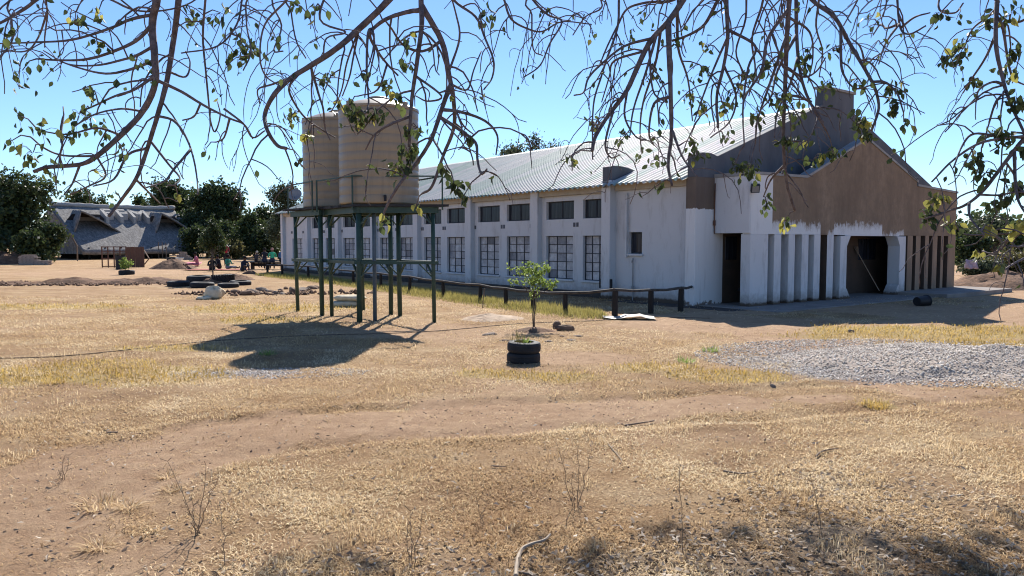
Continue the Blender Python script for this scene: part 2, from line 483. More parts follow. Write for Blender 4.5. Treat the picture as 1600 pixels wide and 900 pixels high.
MAT['grass_green'] = leafy('yellow_green_verge_grass', (0.16, 0.15, 0.04), (0.36, 0.31, 0.09), (0.52, 0.45, 0.16), 0.35, rough=0.8)
MAT['litter'] = leafy('fallen_dry_leaves', (0.16, 0.11, 0.075), (0.40, 0.31, 0.22), (0.68, 0.59, 0.48), 0.3, rough=0.8)
MAT['gravel'] = leafy('grey_crushed_stone', (0.22, 0.18, 0.145), (0.50, 0.435, 0.37), (0.82, 0.74, 0.65), 0.0, rough=0.85)
MAT['gravel_bed'] = simple('grey_stone_bed', (0.50, 0.42, 0.35), (0.27, 0.21, 0.165), 22, 0.9, bstr=1.0, bscale=30, bdist=0.03)
# ---------------------------------------------------------------- ground
def patch(x, y, px, py, rx, ry, seed, soft=0.5):
    """soft-edged irregular patch round the ground point seen at (px,py), radii in metres"""
    c = g(px, py)
    d = np.sqrt(((x - c.x) / rx) ** 2 + ((y - c.y) / ry) ** 2)
    d = d + (fbm(x * 0.9, y * 0.9, seed) - 0.5) * 1.1
    return 1 - smooth01(1 - soft, 1 + soft * 0.4, d)
TRACK = [tuple(g(a, b)[:2]) for a, b in ((-300, 900), (0, 800), (160, 735), (330, 690), (560, 660), (800, 645), (1000, 640))] + [(6.0, 9.2), (14.0, 11.5)]
def track_dist(x, y):
    best = np.full(np.shape(x), 1e9)
    for (ax, ay), (bx, by) in zip(TRACK[:-1], TRACK[1:]):
        dx, dy = bx - ax, by - ay
        t = np.clip(((x - ax) * dx + (y - ay) * dy) / (dx * dx + dy * dy), 0, 1)
        best = np.minimum(best, np.hypot(x - ax - t * dx, y - ay - t * dy))
    return best
def track_mask(x, y):
    best = track_dist(x, y)
    w = 0.6 + 0.5 * fbm(x * 0.4, y * 0.4, 31) - np.clip((x - 0.5) * 0.22, 0, 0.9)
    m = 1 - smooth01(w * 0.45, w * 1.15, best + (fbm(x * 1.7, y * 1.7, 5) - 0.5) * 0.9)
    return m
def masks_full(x, y):
    bare = np.maximum(track_mask(x, y), 0.8 * patch(x, y, 20, 880, 1.5, 1.2, 3))
    bare = np.maximum(bare, 0.6 * patch(x, y, 700, 520, 2.8, 1.6, 9))
    bare = np.maximum(bare, 0.7 * patch(x, y, 900, 560, 1.5, 1.0, 19))
    bare = np.maximum(bare, 0.85 * patch(x, y, 1120, 505, 3.0, 2.6, 41))
    bare = np.maximum(bare, 0.6 * patch(x, y, 180, 425, 7.0, 9.0, 43))
    bare = np.maximum(bare, 0.5 * smooth01(0.60, 0.78, fbm(x * 0.35, y * 0.35, 77)))
    yel = patch(x, y, 60, 585, 2.4, 1.0, 13)
    for q in ((170, 570, 1.0, .6), (420, 482, 2.6, 1.3), (400, 500, 1.2, .8), (870, 590, .9, .5), (1010, 575, .8, .5), (1140, 588, .8, .45), (1370, 632, .25, .16), (1480, 520, 4.0, 1.4), (1580, 545, 2.5, 1.4), (760, 585, .5, .35), (280, 545, .9, .4), (60, 480, 3, 1)):
        yel = np.maximum(yel, patch(x, y, q[0], q[1], q[2], q[3], int(q[0])))
    grav = patch(x, y, 1460, 568, 2.9, 1.7, 17)
    grav = np.maximum(grav, 0.65 * patch(x, y, 400, 582, 1.0, 0.35, 23))
    lit = patch(x, y, 1300, 890, 2.0, 1.0, 29) * 0.75
    lit = np.maximum(lit, 0.45 * patch(x, y, 700, 895, 1.3, 0.5, 37))
    lit = np.maximum(lit, 0.45 * patch(x, y, 1400, 790, 1.8, 0.9, 57))
    return bare, yel, grav, lit
_mx, _my = np.arange(-34, 34.01, .1), np.arange(2.6, 33.01, .1)
_MG = [m_.astype(np.float32) for m_ in masks_full(*np.meshgrid(_mx, _my))]
def masks(x, y):
    """the same masks, looked up bilinearly on a 10 cm raster of the ground"""
    u = np.clip((np.asarray(x) - _mx[0]) / .1, 0, len(_mx) - 1.01)
    v = np.clip((np.asarray(y) - _my[0]) / .1, 0, len(_my) - 1.01)
    i, j = u.astype(int), v.astype(int)
    a, b = u - i, v - j
    return [(m_[j, i] * (1 - a) + m_[j, i + 1] * a) * (1 - b) + (m_[j + 1, i] * (1 - a) + m_[j + 1, i + 1] * a) * b for m_ in _MG]
def gheight(x, y):
    x, y = np.asarray(x, float), np.asarray(y, float)
    near = 1 - smooth01(20, 60, np.hypot(x, y))
    h = (fbm(x * 0.25, y * 0.25, 101) - 0.5) * 0.06 + (fbm(x * 1.6, y * 1.6, 102) - 0.5) * 0.035 * near + (fbm(x * 7, y * 7, 103, 3) - 0.5) * 0.016 * near
    d = track_dist(x, y) + (fbm(x * .8, y * .8, 104, 2) - .5) * .25
    rut = np.exp(-((d - .62) / .13) ** 2) * -.030 + np.exp(-((d - .86) / .10) ** 2) * .012
    return h * (0.3 + 0.7 * near) + rut * near
def gz(x, y): return float(gheight(np.array([x]), np.array([y]))[0])

def geo(a, b, n): return list(np.geomspace(a, b, n))
xs = np.array(sorted(set([-v for v in geo(46, 3500, 22)] + list(np.arange(-44, -12, 0.8)) + list(np.arange(-12, -7, 0.25)) + list(np.arange(-7, 10, 0.085)) + list(np.arange(10, 16, 0.25)) + list(np.arange(16, 44, 0.8)) + geo(46, 3500, 22))))
ys = np.array(sorted(set([-v for v in geo(6, 3500, 18)] + list(np.arange(-5, 3, 0.5)) + list(np.arange(3, 14, 0.075)) + list(np.arange(14, 26, 0.2)) + list(np.arange(26, 66, 0.7)) + geo(67, 3500, 26))))
GX, GY = np.meshgrid(xs, ys)
gx, gy = GX.ravel(), GY.ravel()
nx, ny = len(xs), len(ys)
ii = (np.arange(ny - 1)[:, None] * nx + np.arange(nx - 1)[None, :]).ravel()
gf = np.stack([ii, ii + 1, ii + 1 + nx, ii + nx], 1)
def ground_mat():
    t = NT('dry_grass_and_dirt_ground')
    vec = t.coord('Object')
    fine = t.noise(vec, 60, 6, 0.8)
    midn = t.noise(vec, 6.0, 6, 0.7)
    big = t.noise(vec, 0.7, 4, 0.6)
    straw = t.ramp(fine, [(0.36, (0.09, 0.048, 0.025)), (0.49, (0.36, 0.222, 0.11)), (0.62, (0.74, 0.52, 0.29))])
    straw = t.mix(t.ramp(midn, [(0.42, (0, 0, 0)), (0.62, (0.75, 0.75, 0.75))]), straw, (0.40, 0.25, 0.128))
    dirt = t.ramp(midn, [(0.3, (0.42, 0.26, 0.155)), (0.7, (0.64, 0.44, 0.275))])
    dirt = t.mix(t.ramp(fine, [(0.35, (0.5, 0.5, 0.5)), (0.55, (0, 0, 0))]), dirt, (0.26, 0.16, 0.10))
    yel = t.ramp(fine, [(0.3, (0.25, 0.17, 0.07)), (0.6, (0.55, 0.41, 0.19))])
    grav = t.ramp(fine, [(0.35, (0.20, 0.18, 0.17)), (0.6, (0.46, 0.43, 0.41))])
    litt = t.ramp(t.noise(vec, 34, 5, 0.7), [(0.36, (0.14, 0.10, 0.07)), (0.62, (0.42, 0.32, 0.22))])
    def m(name, sharp=0.25):
        a = t.math('ADD', t.attr(name), t.math('MULTIPLY', t.math('SUBTRACT', midn, 0.5), 0.9))
        return t.ramp(a, [(0.5 - sharp, (0, 0, 0)), (0.5 + sharp, (1, 1, 1))])
    pale = t.noise(t.coord('Object', (0.7, 1.0, 1)), 1.1, 6, 0.72)
    straw = t.mix(t.math('MULTIPLY', t.ramp(pale, [(0.48, (0, 0, 0)), (0.62, (1, 1, 1))]), 0.6), straw, t.ramp(fine, [(0.36, (0.26, 0.17, 0.095)), (0.6, (0.80, 0.61, 0.38))]))
    straw = t.mix(t.math('MULTIPLY', t.ramp(pale, [(0.38, (1, 1, 1)), (0.47, (0, 0, 0))]), 0.6), straw, t.ramp(fine, [(0.36, (0.07, 0.04, 0.024)), (0.6, (0.38, 0.23, 0.125))]))
    col = t.mix(m('bare'), straw, dirt)
    wide = t.noise(t.coord('Object', (0.6, 1.0, 1)), 0.42, 6, 0.7)
    col = t.mix(t.math('MULTIPLY', t.ramp(wide, [(0.50, (0, 0, 0)), (0.62, (1, 1, 1))]), 0.65), col, dirt)
    col = t.mix(m('yellow'), col, yel)
    col = t.mix(m('gravel'), col, grav)
    col = t.mix(m('litter'), col, litt)
    col = t.mix(t.math('MULTIPLY', t.ramp(big, [(0.35, (1, 1, 1)), (0.6, (0, 0, 0))]), 0.35), col, (0.32, 0.185, 0.095))
    hgt = t.math('ADD', t.math('MULTIPLY', fine, 0.9), midn)
    return t.finish(col, 0.95, 0.12, bump=hgt, bstr=0.9, bdist=0.05)
MAT['ground'] = ground_mat()
me = np_mesh('ground', np.stack([gx, gy, gheight(gx, gy)], 1), gf, MAT['ground'], smooth=True)
for nm, arr in zip(('bare', 'yellow', 'gravel', 'litter'), masks_full(gx, gy)):
    a = me.attributes.new(nm, 'FLOAT', 'POINT')
    a.data.foreach_set('value', np.asarray(arr, dtype=np.float32))
tag(inst('ground', me), 'dry tan ground of trampled straw and bare reddish dirt', kind='structure')

# ---------------------------------------------------------------- the hall
A = g(1085, 479)
DU = Vector((-880, FPX, 0)).normalized()       # along the long side, away from the camera
DV = Vector((DU.y, -DU.x, 0))                  # along the front, to the right
hall = empty('hall_building', (A.x, A.y, 0), math.atan2(DV.y, DV.x))
tag(hall, 'long white hall with corrugated roof and half-painted brown gabled porch', 'building')
def hw(v, u, z=0.0): return Vector((A.x, A.y, 0)) + DV * v + DU * u + Vector((0, 0, z))

def holed_wall(mb, a0, a1, b0, b1, holes, d0, d1, M, m=0):
    """wall in the (a,b) plane between depths d0 (outer) and d1 with rectangular holes and reveals"""
    aa = sorted(set([a0, a1] + [h[0] for h in holes] + [h[1] for h in holes]))
    bb = sorted(set([b0, b1] + [h[2] for h in holes] + [h[3] for h in holes]))
    def solid(i, j):
        if i < 0 or j < 0 or i >= len(aa) - 1 or j >= len(bb) - 1: return False
        ca, cb = (aa[i] + aa[i + 1]) / 2, (bb[j] + bb[j + 1]) / 2
        return not any(h[0] < ca < h[1] and h[2] < cb < h[3] for h in holes)
    def q(pts): mb.add([M @ Vector(p) for p in pts], [(0, 1, 2, 3)], m)
    for i in range(len(aa) - 1):
        for j in range(len(bb) - 1):
            if not solid(i, j): continue
            x0, x1, y0, y1 = aa[i], aa[i + 1], bb[j], bb[j + 1]
            q([(x0, y0, d0), (x0, y1, d0), (x1, y1, d0), (x1, y0, d0)])
            q([(x0, y0, d1), (x1, y0, d1), (x1, y1, d1), (x0, y1, d1)])
            if not solid(i - 1, j): q([(x0, y0, d0), (x0, y0, d1), (x0, y1, d1), (x0, y1, d0)])
            if not solid(i + 1, j): q([(x1, y0, d1), (x1, y0, d0), (x1, y1, d0), (x1, y1, d1)])
            if not solid(i, j - 1): q([(x0, y0, d0), (x1, y0, d0), (x1, y0, d1), (x0, y0, d1)])
            if not solid(i, j + 1): q([(x0, y1, d1), (x1, y1, d1), (x1, y1, d0), (x0, y1, d0)])
MX = Matrix(((0, 0, 1, 0), (1, 0, 0, 0), (0, 1, 0, 0), (0, 0, 0, 1)))   # (a,b,d) -> x=d, y=a, z=b
MY = Matrix(((1, 0, 0, 0), (0, 0, 1, 0), (0, 1, 0, 0), (0, 0, 0, 1)))   # (a,b,d) -> x=a, y=d, z=b
LEN, WID, REC, EAVE, RIDGE = 31.7, 13.6, 0.2, 3.41, 6.1
SLOPE = (RIDGE - EAVE) / (WID / 2 + 0.25)
BAY = 4.13
low, upp = [], []
for k in range(-1, 5):
    a0 = 7.51 + BAY * k if k >= 0 else 3.72
    low += [(a0, 8.86 + BAY * k, 0.52, 1.95), (9.34 + BAY * k, 10.72 + BAY * k, 0.52, 1.95)]
    upp += [(a0, 8.86 + BAY * k, 2.5, 3.1), (9.30 + BAY * k, 10.72 + BAY * k, 2.5, 3.1)]
low.append((28.75, 30.3, 0.52, 1.95))
small = (2.15, 2.68, 1.40, 2.04)
mb = MB()
holed_wall(mb, 0.25, LEN, 0.0, 3.55, low + upp + [small], REC, REC + 0.22, MX)
mb.build('side_wall', MAT['wall'], hall)
mb = MB()
mb.box(WID - 0.42, WID - 0.2, 0.25, LEN, 0, 3.5)
mb.build('rear_side_wall', MAT['wall'], hall)
# fascia beam under the sheets, plinth step at the wall foot
MB().box(0.06, REC - 0.003, 3.66, LEN - 0.3, 3.27, 3.51).build('fascia', MAT['fascia'], hall, bevel=0.01)
MB().box(0.10, REC - 0.003, 0.26, 3.18, 3.29, 3.515).build('fascia', MAT['fascia'], hall, bevel=0.01)
mb = MB()
mb.box(0.03, REC - 0.004, 3.66, LEN - 0.3, -0.1, 0.17)
mb.build('plinth', MAT['plinth'], hall, bevel=0.015)
# pilasters
for k in range(6):
    c = 7.03 + BAY * k
    MB().box(0.0, REC + 0.01, c - 0.2, c + 0.2, -0.1, 3.49).build('pilaster', MAT['wall'], hall, bevel=0.012)
MB().box(0.0, REC + 0.01, LEN - 0.3, LEN + 0.02, -0.1, 3.49).build('pilaster', MAT['wall'], hall, bevel=0.012)
MB().box(0.09, REC + 0.01, 27.95, 28.2, -0.1, 3.15).build('pilaster', MAT['wall'], hall, bevel=0.012)
o = MB().box(-0.06, REC + 0.05, 3.24, 3.62, -0.1, 3.62).build('pilaster', MAT['wall_dirty'], hall, bevel=0.015)
o['label'] = 'taller weathered pilaster rising above the eave'
o = MB().box(-0.06, 0.35, -0.03, 0.30, -0.1, 3.5).build('pilaster', MAT['corner'], hall, bevel=0.015)
o['label'] = 'corner pilaster, white low down and raw brown above'
MB().box(0.11, REC + 0.01, 2.70, 2.78, 1.3, 3.19).build('wall_rib', MAT['wall'], hall)
# curved wing walls on the roof edge
curve = [(-0.06, 3.4), (-0.06, 4.02), (0.12, 4.06), (0.40, 4.07), (0.75, 4.04), (1.05, 3.97), (1.3, 3.86), (1.45, 3.74), (1.45, 3.4)]
mb = MB(); mb.prism(curve, 3.30, 3.56, MY)
mb.build('wing_wall', MAT['cement'], hall)
curve2 = [(-0.07, 3.5), (-0.07, 4.08), (0.2, 4.16), (0.55, 4.17), (0.85, 4.10), (1.15, 4.02), (1.15, 3.5)]
mb = MB(); mb.prism(curve2, -0.02, 0.24, MY)
mb.build('wing_wall', MAT['cement'], hall)

# windows
pane_cache = {}
def pane_mesh(kind, w, h):
    key = (kind, round(w, 3), round(h, 3))
    if key not in pane_cache:
        pane_cache[key] = MB().box(-0.004, 0.004, -w / 2, w / 2, -h / 2, h / 2).mesh('pane', MAT['pane_white'] if kind == 'low' else MAT['glass'])
    return pane_cache[key]
def window(rect, cols, rows, kind, bar=0.028, sill=True):
    a0, a1, b0, b1 = rect
    x0, x1 = REC + 0.10, REC + 0.15
    mb = MB()
    for i in range(cols + 1):
        y = a0 + (a1 - a0) * i / cols
        w = bar if 0 < i < cols else bar * 1.3
        y = min(max(y, a0 + w / 2 + 0.002), a1 - w / 2 - 0.002)
        mb.box(x0, x1, y - w / 2, y + w / 2, b0 + 0.002, b1 - 0.002)
    for j in range(rows + 1):
        z = b0 + (b1 - b0) * j / rows
        w = bar * 0.8
        z = min(max(z, b0 + w / 2 + 0.003), b1 - w / 2 - 0.003)
        mb.box(x0 + 0.004, x1 - 0.004, a0 + 0.003, a1 - 0.003, z - w / 2, z + w / 2)
    w_ = mb.build('window', MAT['steel_dark'], hall)
    pw, ph = (a1 - a0) / cols, (b1 - b0) / rows
    for i in range(cols):
        for j in range(rows):
            tilt = rnd.uniform(-0.03, 0.03)
            inst('pane', pane_mesh(kind, pw * 0.985, ph * 0.985), w_, (x0 + 0.022 + rnd.uniform(-.003, .003), a0 + pw * (i + .5), b0 + ph * (j + .5)), (0, tilt * 0.4, tilt))
    if sill:
        MB().box(REC - 0.07, REC + 0.10, a0 - 0.06, a1 + 0.06, b0 - 0.06, b0 - 0.002).build('sill', MAT['wall'], w_, bevel=0.006)
    return w_
for r_ in low: window(r_, 3, 5, 'low')
for r_ in upp: window(r_, 2, 1, 'up', 0.045, sill=False)
window(small, 1, 1, 'up', 0.05)
for u_ in (5.07, 7.36, 9.1, 10.98, 11.45, 13.2, 15.0, 15.66, 17.3, 19.1, 19.75, 21.4, 23.3, 25.6, 28.56, 30.37):
    mb = MB()
    for s in (-0.075, 0.075):
        mb.box(REC - 0.012, REC + 0.01, u_ + s - 0.05, u_ + s + 0.05, 2.24, 2.38)
    mb.build('vent', MAT['cement'], hall)
# pipe with taps on the wall beside the small window
mb = MB()
mb.tube([(REC - 0.05, 2.46, 0.0), (REC - 0.05, 2.46, 1.28)], 0.016, 8)
mb.tube([(REC - 0.05, 2.46, 1.2), (REC - 0.12, 2.42, 1.2), (REC - 0.14, 2.42, 1.14)], 0.02, 6)
mb.tube([(REC - 0.05, 2.46, 0.42), (REC - 0.12, 2.40, 0.42), (REC - 0.14, 2.40, 0.3)], 0.035, 6)
mb.build('water_pipe', MAT['coping'], hall)
for u_, m_ in ((3.20, 1), (3.66, 1)):
    MB().box(-0.05, 0.0, u_ - 0.05, u_ + 0.05, 0.32, 0.62).build('meter_box', MAT['iron'], hall, bevel=0.02)

# roof: ribbed sheets, one object each
roof = empty('roof', (0, 0, 0)); roof.parent = hall
RIB, NR = 0.235, 3
def sheet_mesh(x0, x1, slope, flip=1):
    prof = []
    for k in range(NR):
        for t_, h_ in ((0.0, 0.0), (0.22, 0.0), (0.45, 0.062), (0.74, 0.062)):
            prof.append(((k + t_) * RIB, h_))
    prof.append((NR * RIB, 0.0))
    n = len(prof)
    vs, fs = [], []
    for x in (x0, x1):
        for y, h in prof: vs.append((x, y, EAVE + (x - x0) * slope + h if flip > 0 else EAVE + (x1 - x) * slope + h))
    for i in range(n - 1): fs.append((i, i + n, i + n + 1, i + 1))
    m_ = MB(); m_.add(vs, fs)
    return m_.mesh('roof_sheet', MAT['roof'])
sm = sheet_mesh(-0.25, WID / 2, SLOPE)
sm2 = sheet_mesh(WID / 2, WID + 0.25, SLOPE, -1)
ns = int((LEN + 0.35 - 0.25) / (RIB * NR))
for k in range(ns):
    y = 0.252 + k * RIB * NR
    for q, s_ in enumerate((sm, sm2)):
        o = inst('roof_sheet', s_, roof, (0, y, 0.002 * (k % 2) + rnd.uniform(0, 0.004)))
MB().add([(WID / 2 - 0.22, 0.25, RIDGE - 0.03), (WID / 2, 0.25, RIDGE + 0.075), (WID / 2 + 0.22, 0.25, RIDGE - 0.03), (WID / 2 - 0.22, LEN + 0.3, RIDGE - 0.03), (WID / 2, LEN + 0.3, RIDGE + 0.075), (WID / 2 + 0.22, LEN + 0.3, RIDGE - 0.03)],
         [(0, 1, 4, 3), (1, 2, 5, 4)]).build('ridge_cap', MAT['roof'], roof)
# gables
front_poly = [(0, -0.1), (0, 3.5), (1.05, 3.5 + 0.38 * 1.05)]
def ptop(x): return EAVE + SLOPE * (min(x, WID - x) + 0.25) + 0.26
front_poly = [(0, 0), (0, 3.62), (0.9, ptop(0.9)), (6.0, ptop(6.0)), (6.02, 6.56), (7.80, 6.56), (7.82, ptop(7.82)), (WID, ptop(WID)), (WID, 0)]
mb = MB(); mb.prism(front_poly, 0.0, 0.24, MY)
mb.build('gable_wall', MAT['cement'], hall)
o = MB().box(5.95, 7.86, -0.05, 0.29, 6.56, 6.64).build('gable_cap', MAT['coping'], hall, bevel=0.01)
mb = MB(); mb.prism([(0.2, 0), (0.2, EAVE - 0.05), (WID / 2, RIDGE - 0.06), (WID - 0.2, EAVE - 0.05), (WID - 0.2, 0)], LEN - 0.02, LEN - 0.25, MY)
mb.build('gable_wall', MAT['wall'], hall)
MB().box(0.0, 1.15, -0.012, -0.001, 0.0, 3.55).build('gable_wall_paint', MAT['corner'], hall)
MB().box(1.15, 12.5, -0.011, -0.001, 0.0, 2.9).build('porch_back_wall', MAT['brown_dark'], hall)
MB().box(REC + 0.23, WID - 0.43, 0.26, LEN - 0.26, -0.05, 0.04).build('floor', MAT['slab'], hall)
MB().box(REC + 0.23, WID - 0.43, 0.26, LEN - 0.26, 3.20, 3.25).build('ceiling', MAT['dark_in'], hall)

# porch
PF, PB, PX0, PX1 = -1.17, -0.87, 0.80, 12.78       # front face, back of the fins, left and right side
SLOT = 1.96
poly = [(PX0, SLOT), (PX0, 3.53), (3.35, 3.55), (6.55, 4.88), (9.85, 3.72), (9.85, 3.60), (PX1, 3.47), (PX1, SLOT), (9.04, SLOT), (8.72, SLOT), (8.66, 1.935), (5.45, 1.935), (5.40, SLOT)]
mb = MB(); mb.prism(poly[:3] + poly[3:], PF, PF + 0.25, MY)
mb.build('porch_front_wall', MAT['front'], hall)
left_fins = [(0.80, 1.58), (1.86, 2.18), (2.53, 2.83), (3.18, 3.50), (3.79, 4.11), (4.46, 4.81)]
right_fins = [(9.27, 9.63), (9.85, 10.17), (10.5, 10.77), (11.05, 11.39), (11.67, 11.87), (12.2, 12.78)]
def fin(a, b, front, side, label=None):
    mb = MB()
    mb.box(a, b, PF - 0.004, PB, 0.02, SLOT - 0.002, 0)
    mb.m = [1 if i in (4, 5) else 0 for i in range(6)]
    o = mb.build('fin', [front, side], hall, bevel=0.008)
    if label: o['label'] = label
for i, (a, b) in enumerate(left_fins):
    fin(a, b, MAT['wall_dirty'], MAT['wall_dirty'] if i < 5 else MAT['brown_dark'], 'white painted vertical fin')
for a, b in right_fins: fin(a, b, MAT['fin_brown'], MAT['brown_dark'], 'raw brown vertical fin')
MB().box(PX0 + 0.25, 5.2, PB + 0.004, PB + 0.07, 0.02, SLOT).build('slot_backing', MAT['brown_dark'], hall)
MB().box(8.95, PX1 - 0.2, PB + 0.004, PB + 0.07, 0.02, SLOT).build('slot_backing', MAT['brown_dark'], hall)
# doorway frame: chamfered top corners, splayed feet
for (x0, x1, s, lab) in ((5.09, 5.45, 1, 'white door jamb'), (8.66, 9.04, -1, 'white door jamb')):
    xi, xo = (x1, x0) if s > 0 else (x0, x1)
    pts = [(xo, 0.02), (xi + s * 0.28, 0.02), (xi + s * 0.04, 0.34), (xi, 0.36), (xi, 1.62), (xi + s * 0.2, 1.93), (xo, 1.93)]
    mb = MB(); mb.prism(pts if s > 0 else pts[::-1], PF - 0.06, PF + 0.34, MY)
    o = mb.build('door_jamb', MAT['wall_dirty'], hall, bevel=0.008)
    o['label'] = lab
# left side of the porch: panel above the side opening, corner pier
mb = MB(); mb.box(PX0 - 0.05, PX0 - 0.002, PF + 0.0, -0.014, 1.985, 3.50)
mb.build('side_panel', MAT['wall_dirty'], hall, bevel=0.008)
mb = MB(); mb.box(PX0, PX0 + 0.24, PF + 0.252, -0.014, 1.985, 3.50)
mb.build('porch_side_wall', MAT['wall_dirty'], hall)
MB().box(PX1 - 0.24, PX1 - 0.003, PB + 0.08, -0.014, 0, 3.45).build('porch_side_wall', MAT['brown'], hall)
MB().box(PX0 + 0.25, PX1 - 0.25, PF + 0.252, -0.015, 2.9, 3.05).build('porch_roof', MAT['slab'], hall)
# copings along the porch parapet
def cope(pts, w0, w1, t=0.07):
    for (xa, za), (xb, zb) in zip(pts[:-1], pts[1:]):
        mb = MB()
        mb.prism([(xa, za), (xb, zb), (xb, zb + t), (xa, za + t)], w0, w1, MY)
        mb.build('coping', MAT['coping'], hall)
cope([(PX0 - 0.07, 3.535), (3.35, 3.555), (6.55, 4.885), (9.85, 3.72)], PF - 0.03, PF + 0.32)
cope([(9.85, 3.605), (PX1 + 0.04, 3.475)], PF - 0.03, PF + 0.32)
MB().box(9.80, 10.05, PF - 0.02, PF + 0.3, 3.60, 3.90).build('coping_block', MAT['cement'], hall, bevel=0.01)
MB().box(PX0 - 0.075, PX0 + 0.27, PF + 0.325, -0.02, 3.502, 3.60).build('coping', MAT['coping'], hall)
# inner doorway things seen in the dark
MB().box(5.9, 7.3, -0.05, -0.013, 0.1, 1.95).build('inner_door', MAT['dark_in'], hall, bevel=0.01)
MB().box(8.3, 9.4, -0.04, -0.013, 1.15, 1.85).build('inner_window', MAT['glass'], hall, bevel=0.01)
MB().box(1.25, 1.75, -0.035, -0.013, 1.25, 1.9).build('inner_window', MAT['glass'], hall, bevel=0.01)
# floodlight, conduit
fl = MB()
fl.box(-0.11, 0.11, -0.06, 0.06, -0.11, 0.11)
o = fl.build('floodlight', MAT['steel_dark'], hall, (PX0 - 0.03, PF - 0.14, 3.15), bevel=0.01)
o.rotation_euler = (R(28), 0, R(-45))
MB().box(-0.085, 0.085, -0.066, -0.0605, -0.085, 0.085).build('lens', MAT['dish'], o)
mb = MB(); mb.tube([(PX0 - 0.075, -0.06, 3.35), (PX0 - 0.08, -0.05, 2.6), (PX0 - 0.075, -0.06, 2.0), (PX0 - 0.075, -0.07, 1.97)], 0.014, 6)
mb.tube([(PX0 - 0.09, -0.06, 2.34), (PX0 - 0.09, -0.06, 2.2)], 0.035, 6)
mb.build('cable', MAT['rust'], hall)
# concrete aprons in front
MB().box(0.15, 8.6, -2.45, -0.015, -0.1, 0.035).build('porch_slab', MAT['slab'], hall, bevel=0.015)
MB().box(8.6, 13.6, -2.75, -0.9, -0.1, 0.13).build('porch_slab', MAT['slab'], hall, bevel=0.02)
MB().box(-0.5, 0.148, -1.6, 3.1, -0.1, 0.015).build('side_slab', MAT['plinth'], hall, bevel=0.01)

# dish on a mast behind the far end of the roof
dish = empty('satellite_dish', hw(0.45, 30.3, 3.5))
tag(dish, 'round grey satellite dish on a mast at the far roof corner', 'satellite dish')
MB().tube([(0, 0, -0.25), (0, 0, 1.0)], 0.025, 8).build('mast', MAT['steel_dark'], dish)
prof = [(0.0, 0.0), (0.12, 0.01), (0.25, 0.045), (0.36, 0.1), (0.4, 0.13), (0.39, 0.14), (0.25, 0.06), (0.0, 0.015)]
Md = Matrix.Translation((0.0, -0.05, 0.98)) @ Matrix.Rotation(R(-55), 4, 'X') @ Matrix.Rotation(R(180), 4, 'X') @ Matrix.Rotation(R(180), 4, 'X')
MB().lathe(prof, 24, M=Md @ Matrix.Rotation(R(115), 4, 'X')).build('reflector', MAT['dish'], dish, smooth=True)
MB().tube([(0, -0.05, 0.7), (0.02, -0.45, 0.95)], 0.012, 6).build('feed_arm', MAT['steel_dark'], dish)

# broom, bucket, standpipe by the porch
o = empty('broom', hw(8.35, -0.75, 0.04)); tag(o, 'long-handled broom leaning inside the dark porch doorway', 'broom')
MB().tube([(0, 0, 0.1), (-0.55, 0.35, 1.3)], 0.014, 8).build('handle', MAT['paleboard'], o)
mb = MB()
for k in range(14): mb.bar((-0.56 + rnd.uniform(-.02, .02), 0.355, 1.3), (-0.6 + rnd.uniform(-.13, .09), 0.37 + rnd.uniform(-.04, .04), 1.56), 0.02)
mb.build('bristles', MAT['stick'], o)
b0 = g(1440, 478)
o = empty('bucket', (b0.x, b0.y, 0.13), R(25)); tag(o, 'black bucket lying on its side on the ground before the porch step', 'bucket')
Mb = Matrix.Rotation(R(90), 4, 'Y')
MB().lathe([(0.0, -0.2), (0.12, -0.2), (0.16, 0.2), (0.17, 0.2), (0.17, 0.17), (0.15, 0.19), (0.11, -0.18), (0, -0.18)], 20, M=Mb).build('tub', MAT['bucket'], o, smooth=False)
MB().tube([Mb @ Vector((0.17 * math.cos(a), 0.17 * math.sin(a) , 0.18 + 0.12 * math.sin(a))) for a in np.linspace(0, math.pi, 9)], 0.006, 5).build('handle', MAT['steel_dark'], o)
o = empty('standpipe', hw(1.55, -0.45, 0.03)); tag(o, 'short white standpipe with a tap inside the side opening of the porch', 'standpipe')
MB().tube([(0, 0, 0), (0, 0, 0.62)], 0.055, 10).build('post', MAT['coping'], o)
MB().tube([(-0.02, 0, 0.42), (-0.14, 0, 0.42), (-0.15, 0, 0.36)], 0.03, 8).build('tap', MAT['iron'], o)

# ---------------------------------------------------------------- pole fence along the hall
fence = empty('pole_fence', (0, 0, 0)); tag(fence, 'low dark pole fence running along the long side of the hall', 'fence')
fp = [(418, 428.5, 414), (441, 432, 414), (462, 434, 415), (482, 436, 416.5), (516, 440, 419.5), (552, 444.5, 424), (595, 450, 428), (640, 456.5, 433), (693, 464, 440), (750, 472, 446), (791, 478, 451.5), (833, 482.5, 456), (883.5, 491, 458.5), (960.5, 496, 453.5), (1017, 490.5, 454), (1063, 487.5, 450.5)]
tops = []
for (px, py, pt) in fp:
    p = g(px, py)
    d = ray(px, pt)
    top = (Vector((0, 0, EYE)) + d * (p.y / d.y)).z
    r = 0.058 if px < 900 else 0.07
    lean = rnd.uniform(-0.02, 0.02)
    pts = [(p.x, p.y, -0.12), (p.x + lean * .5, p.y, top * .5), (p.x + lean, p.y, top - 0.02)]
    MB().tube(pts, [r * 1.05, r, r * 0.97], 10, jit=0.04).build('post', MAT['black_wood'], fence)
    tops.append(Vector((p.x + lean, p.y - 0.01, top + 0.015)))
endp = hw(-0.08, 0.05, 0.0)
d = ray(1088, 448)
tops.append(Vector((endp.x, endp.y - 0.02, EYE + d.z * (endp.y / d.y))))
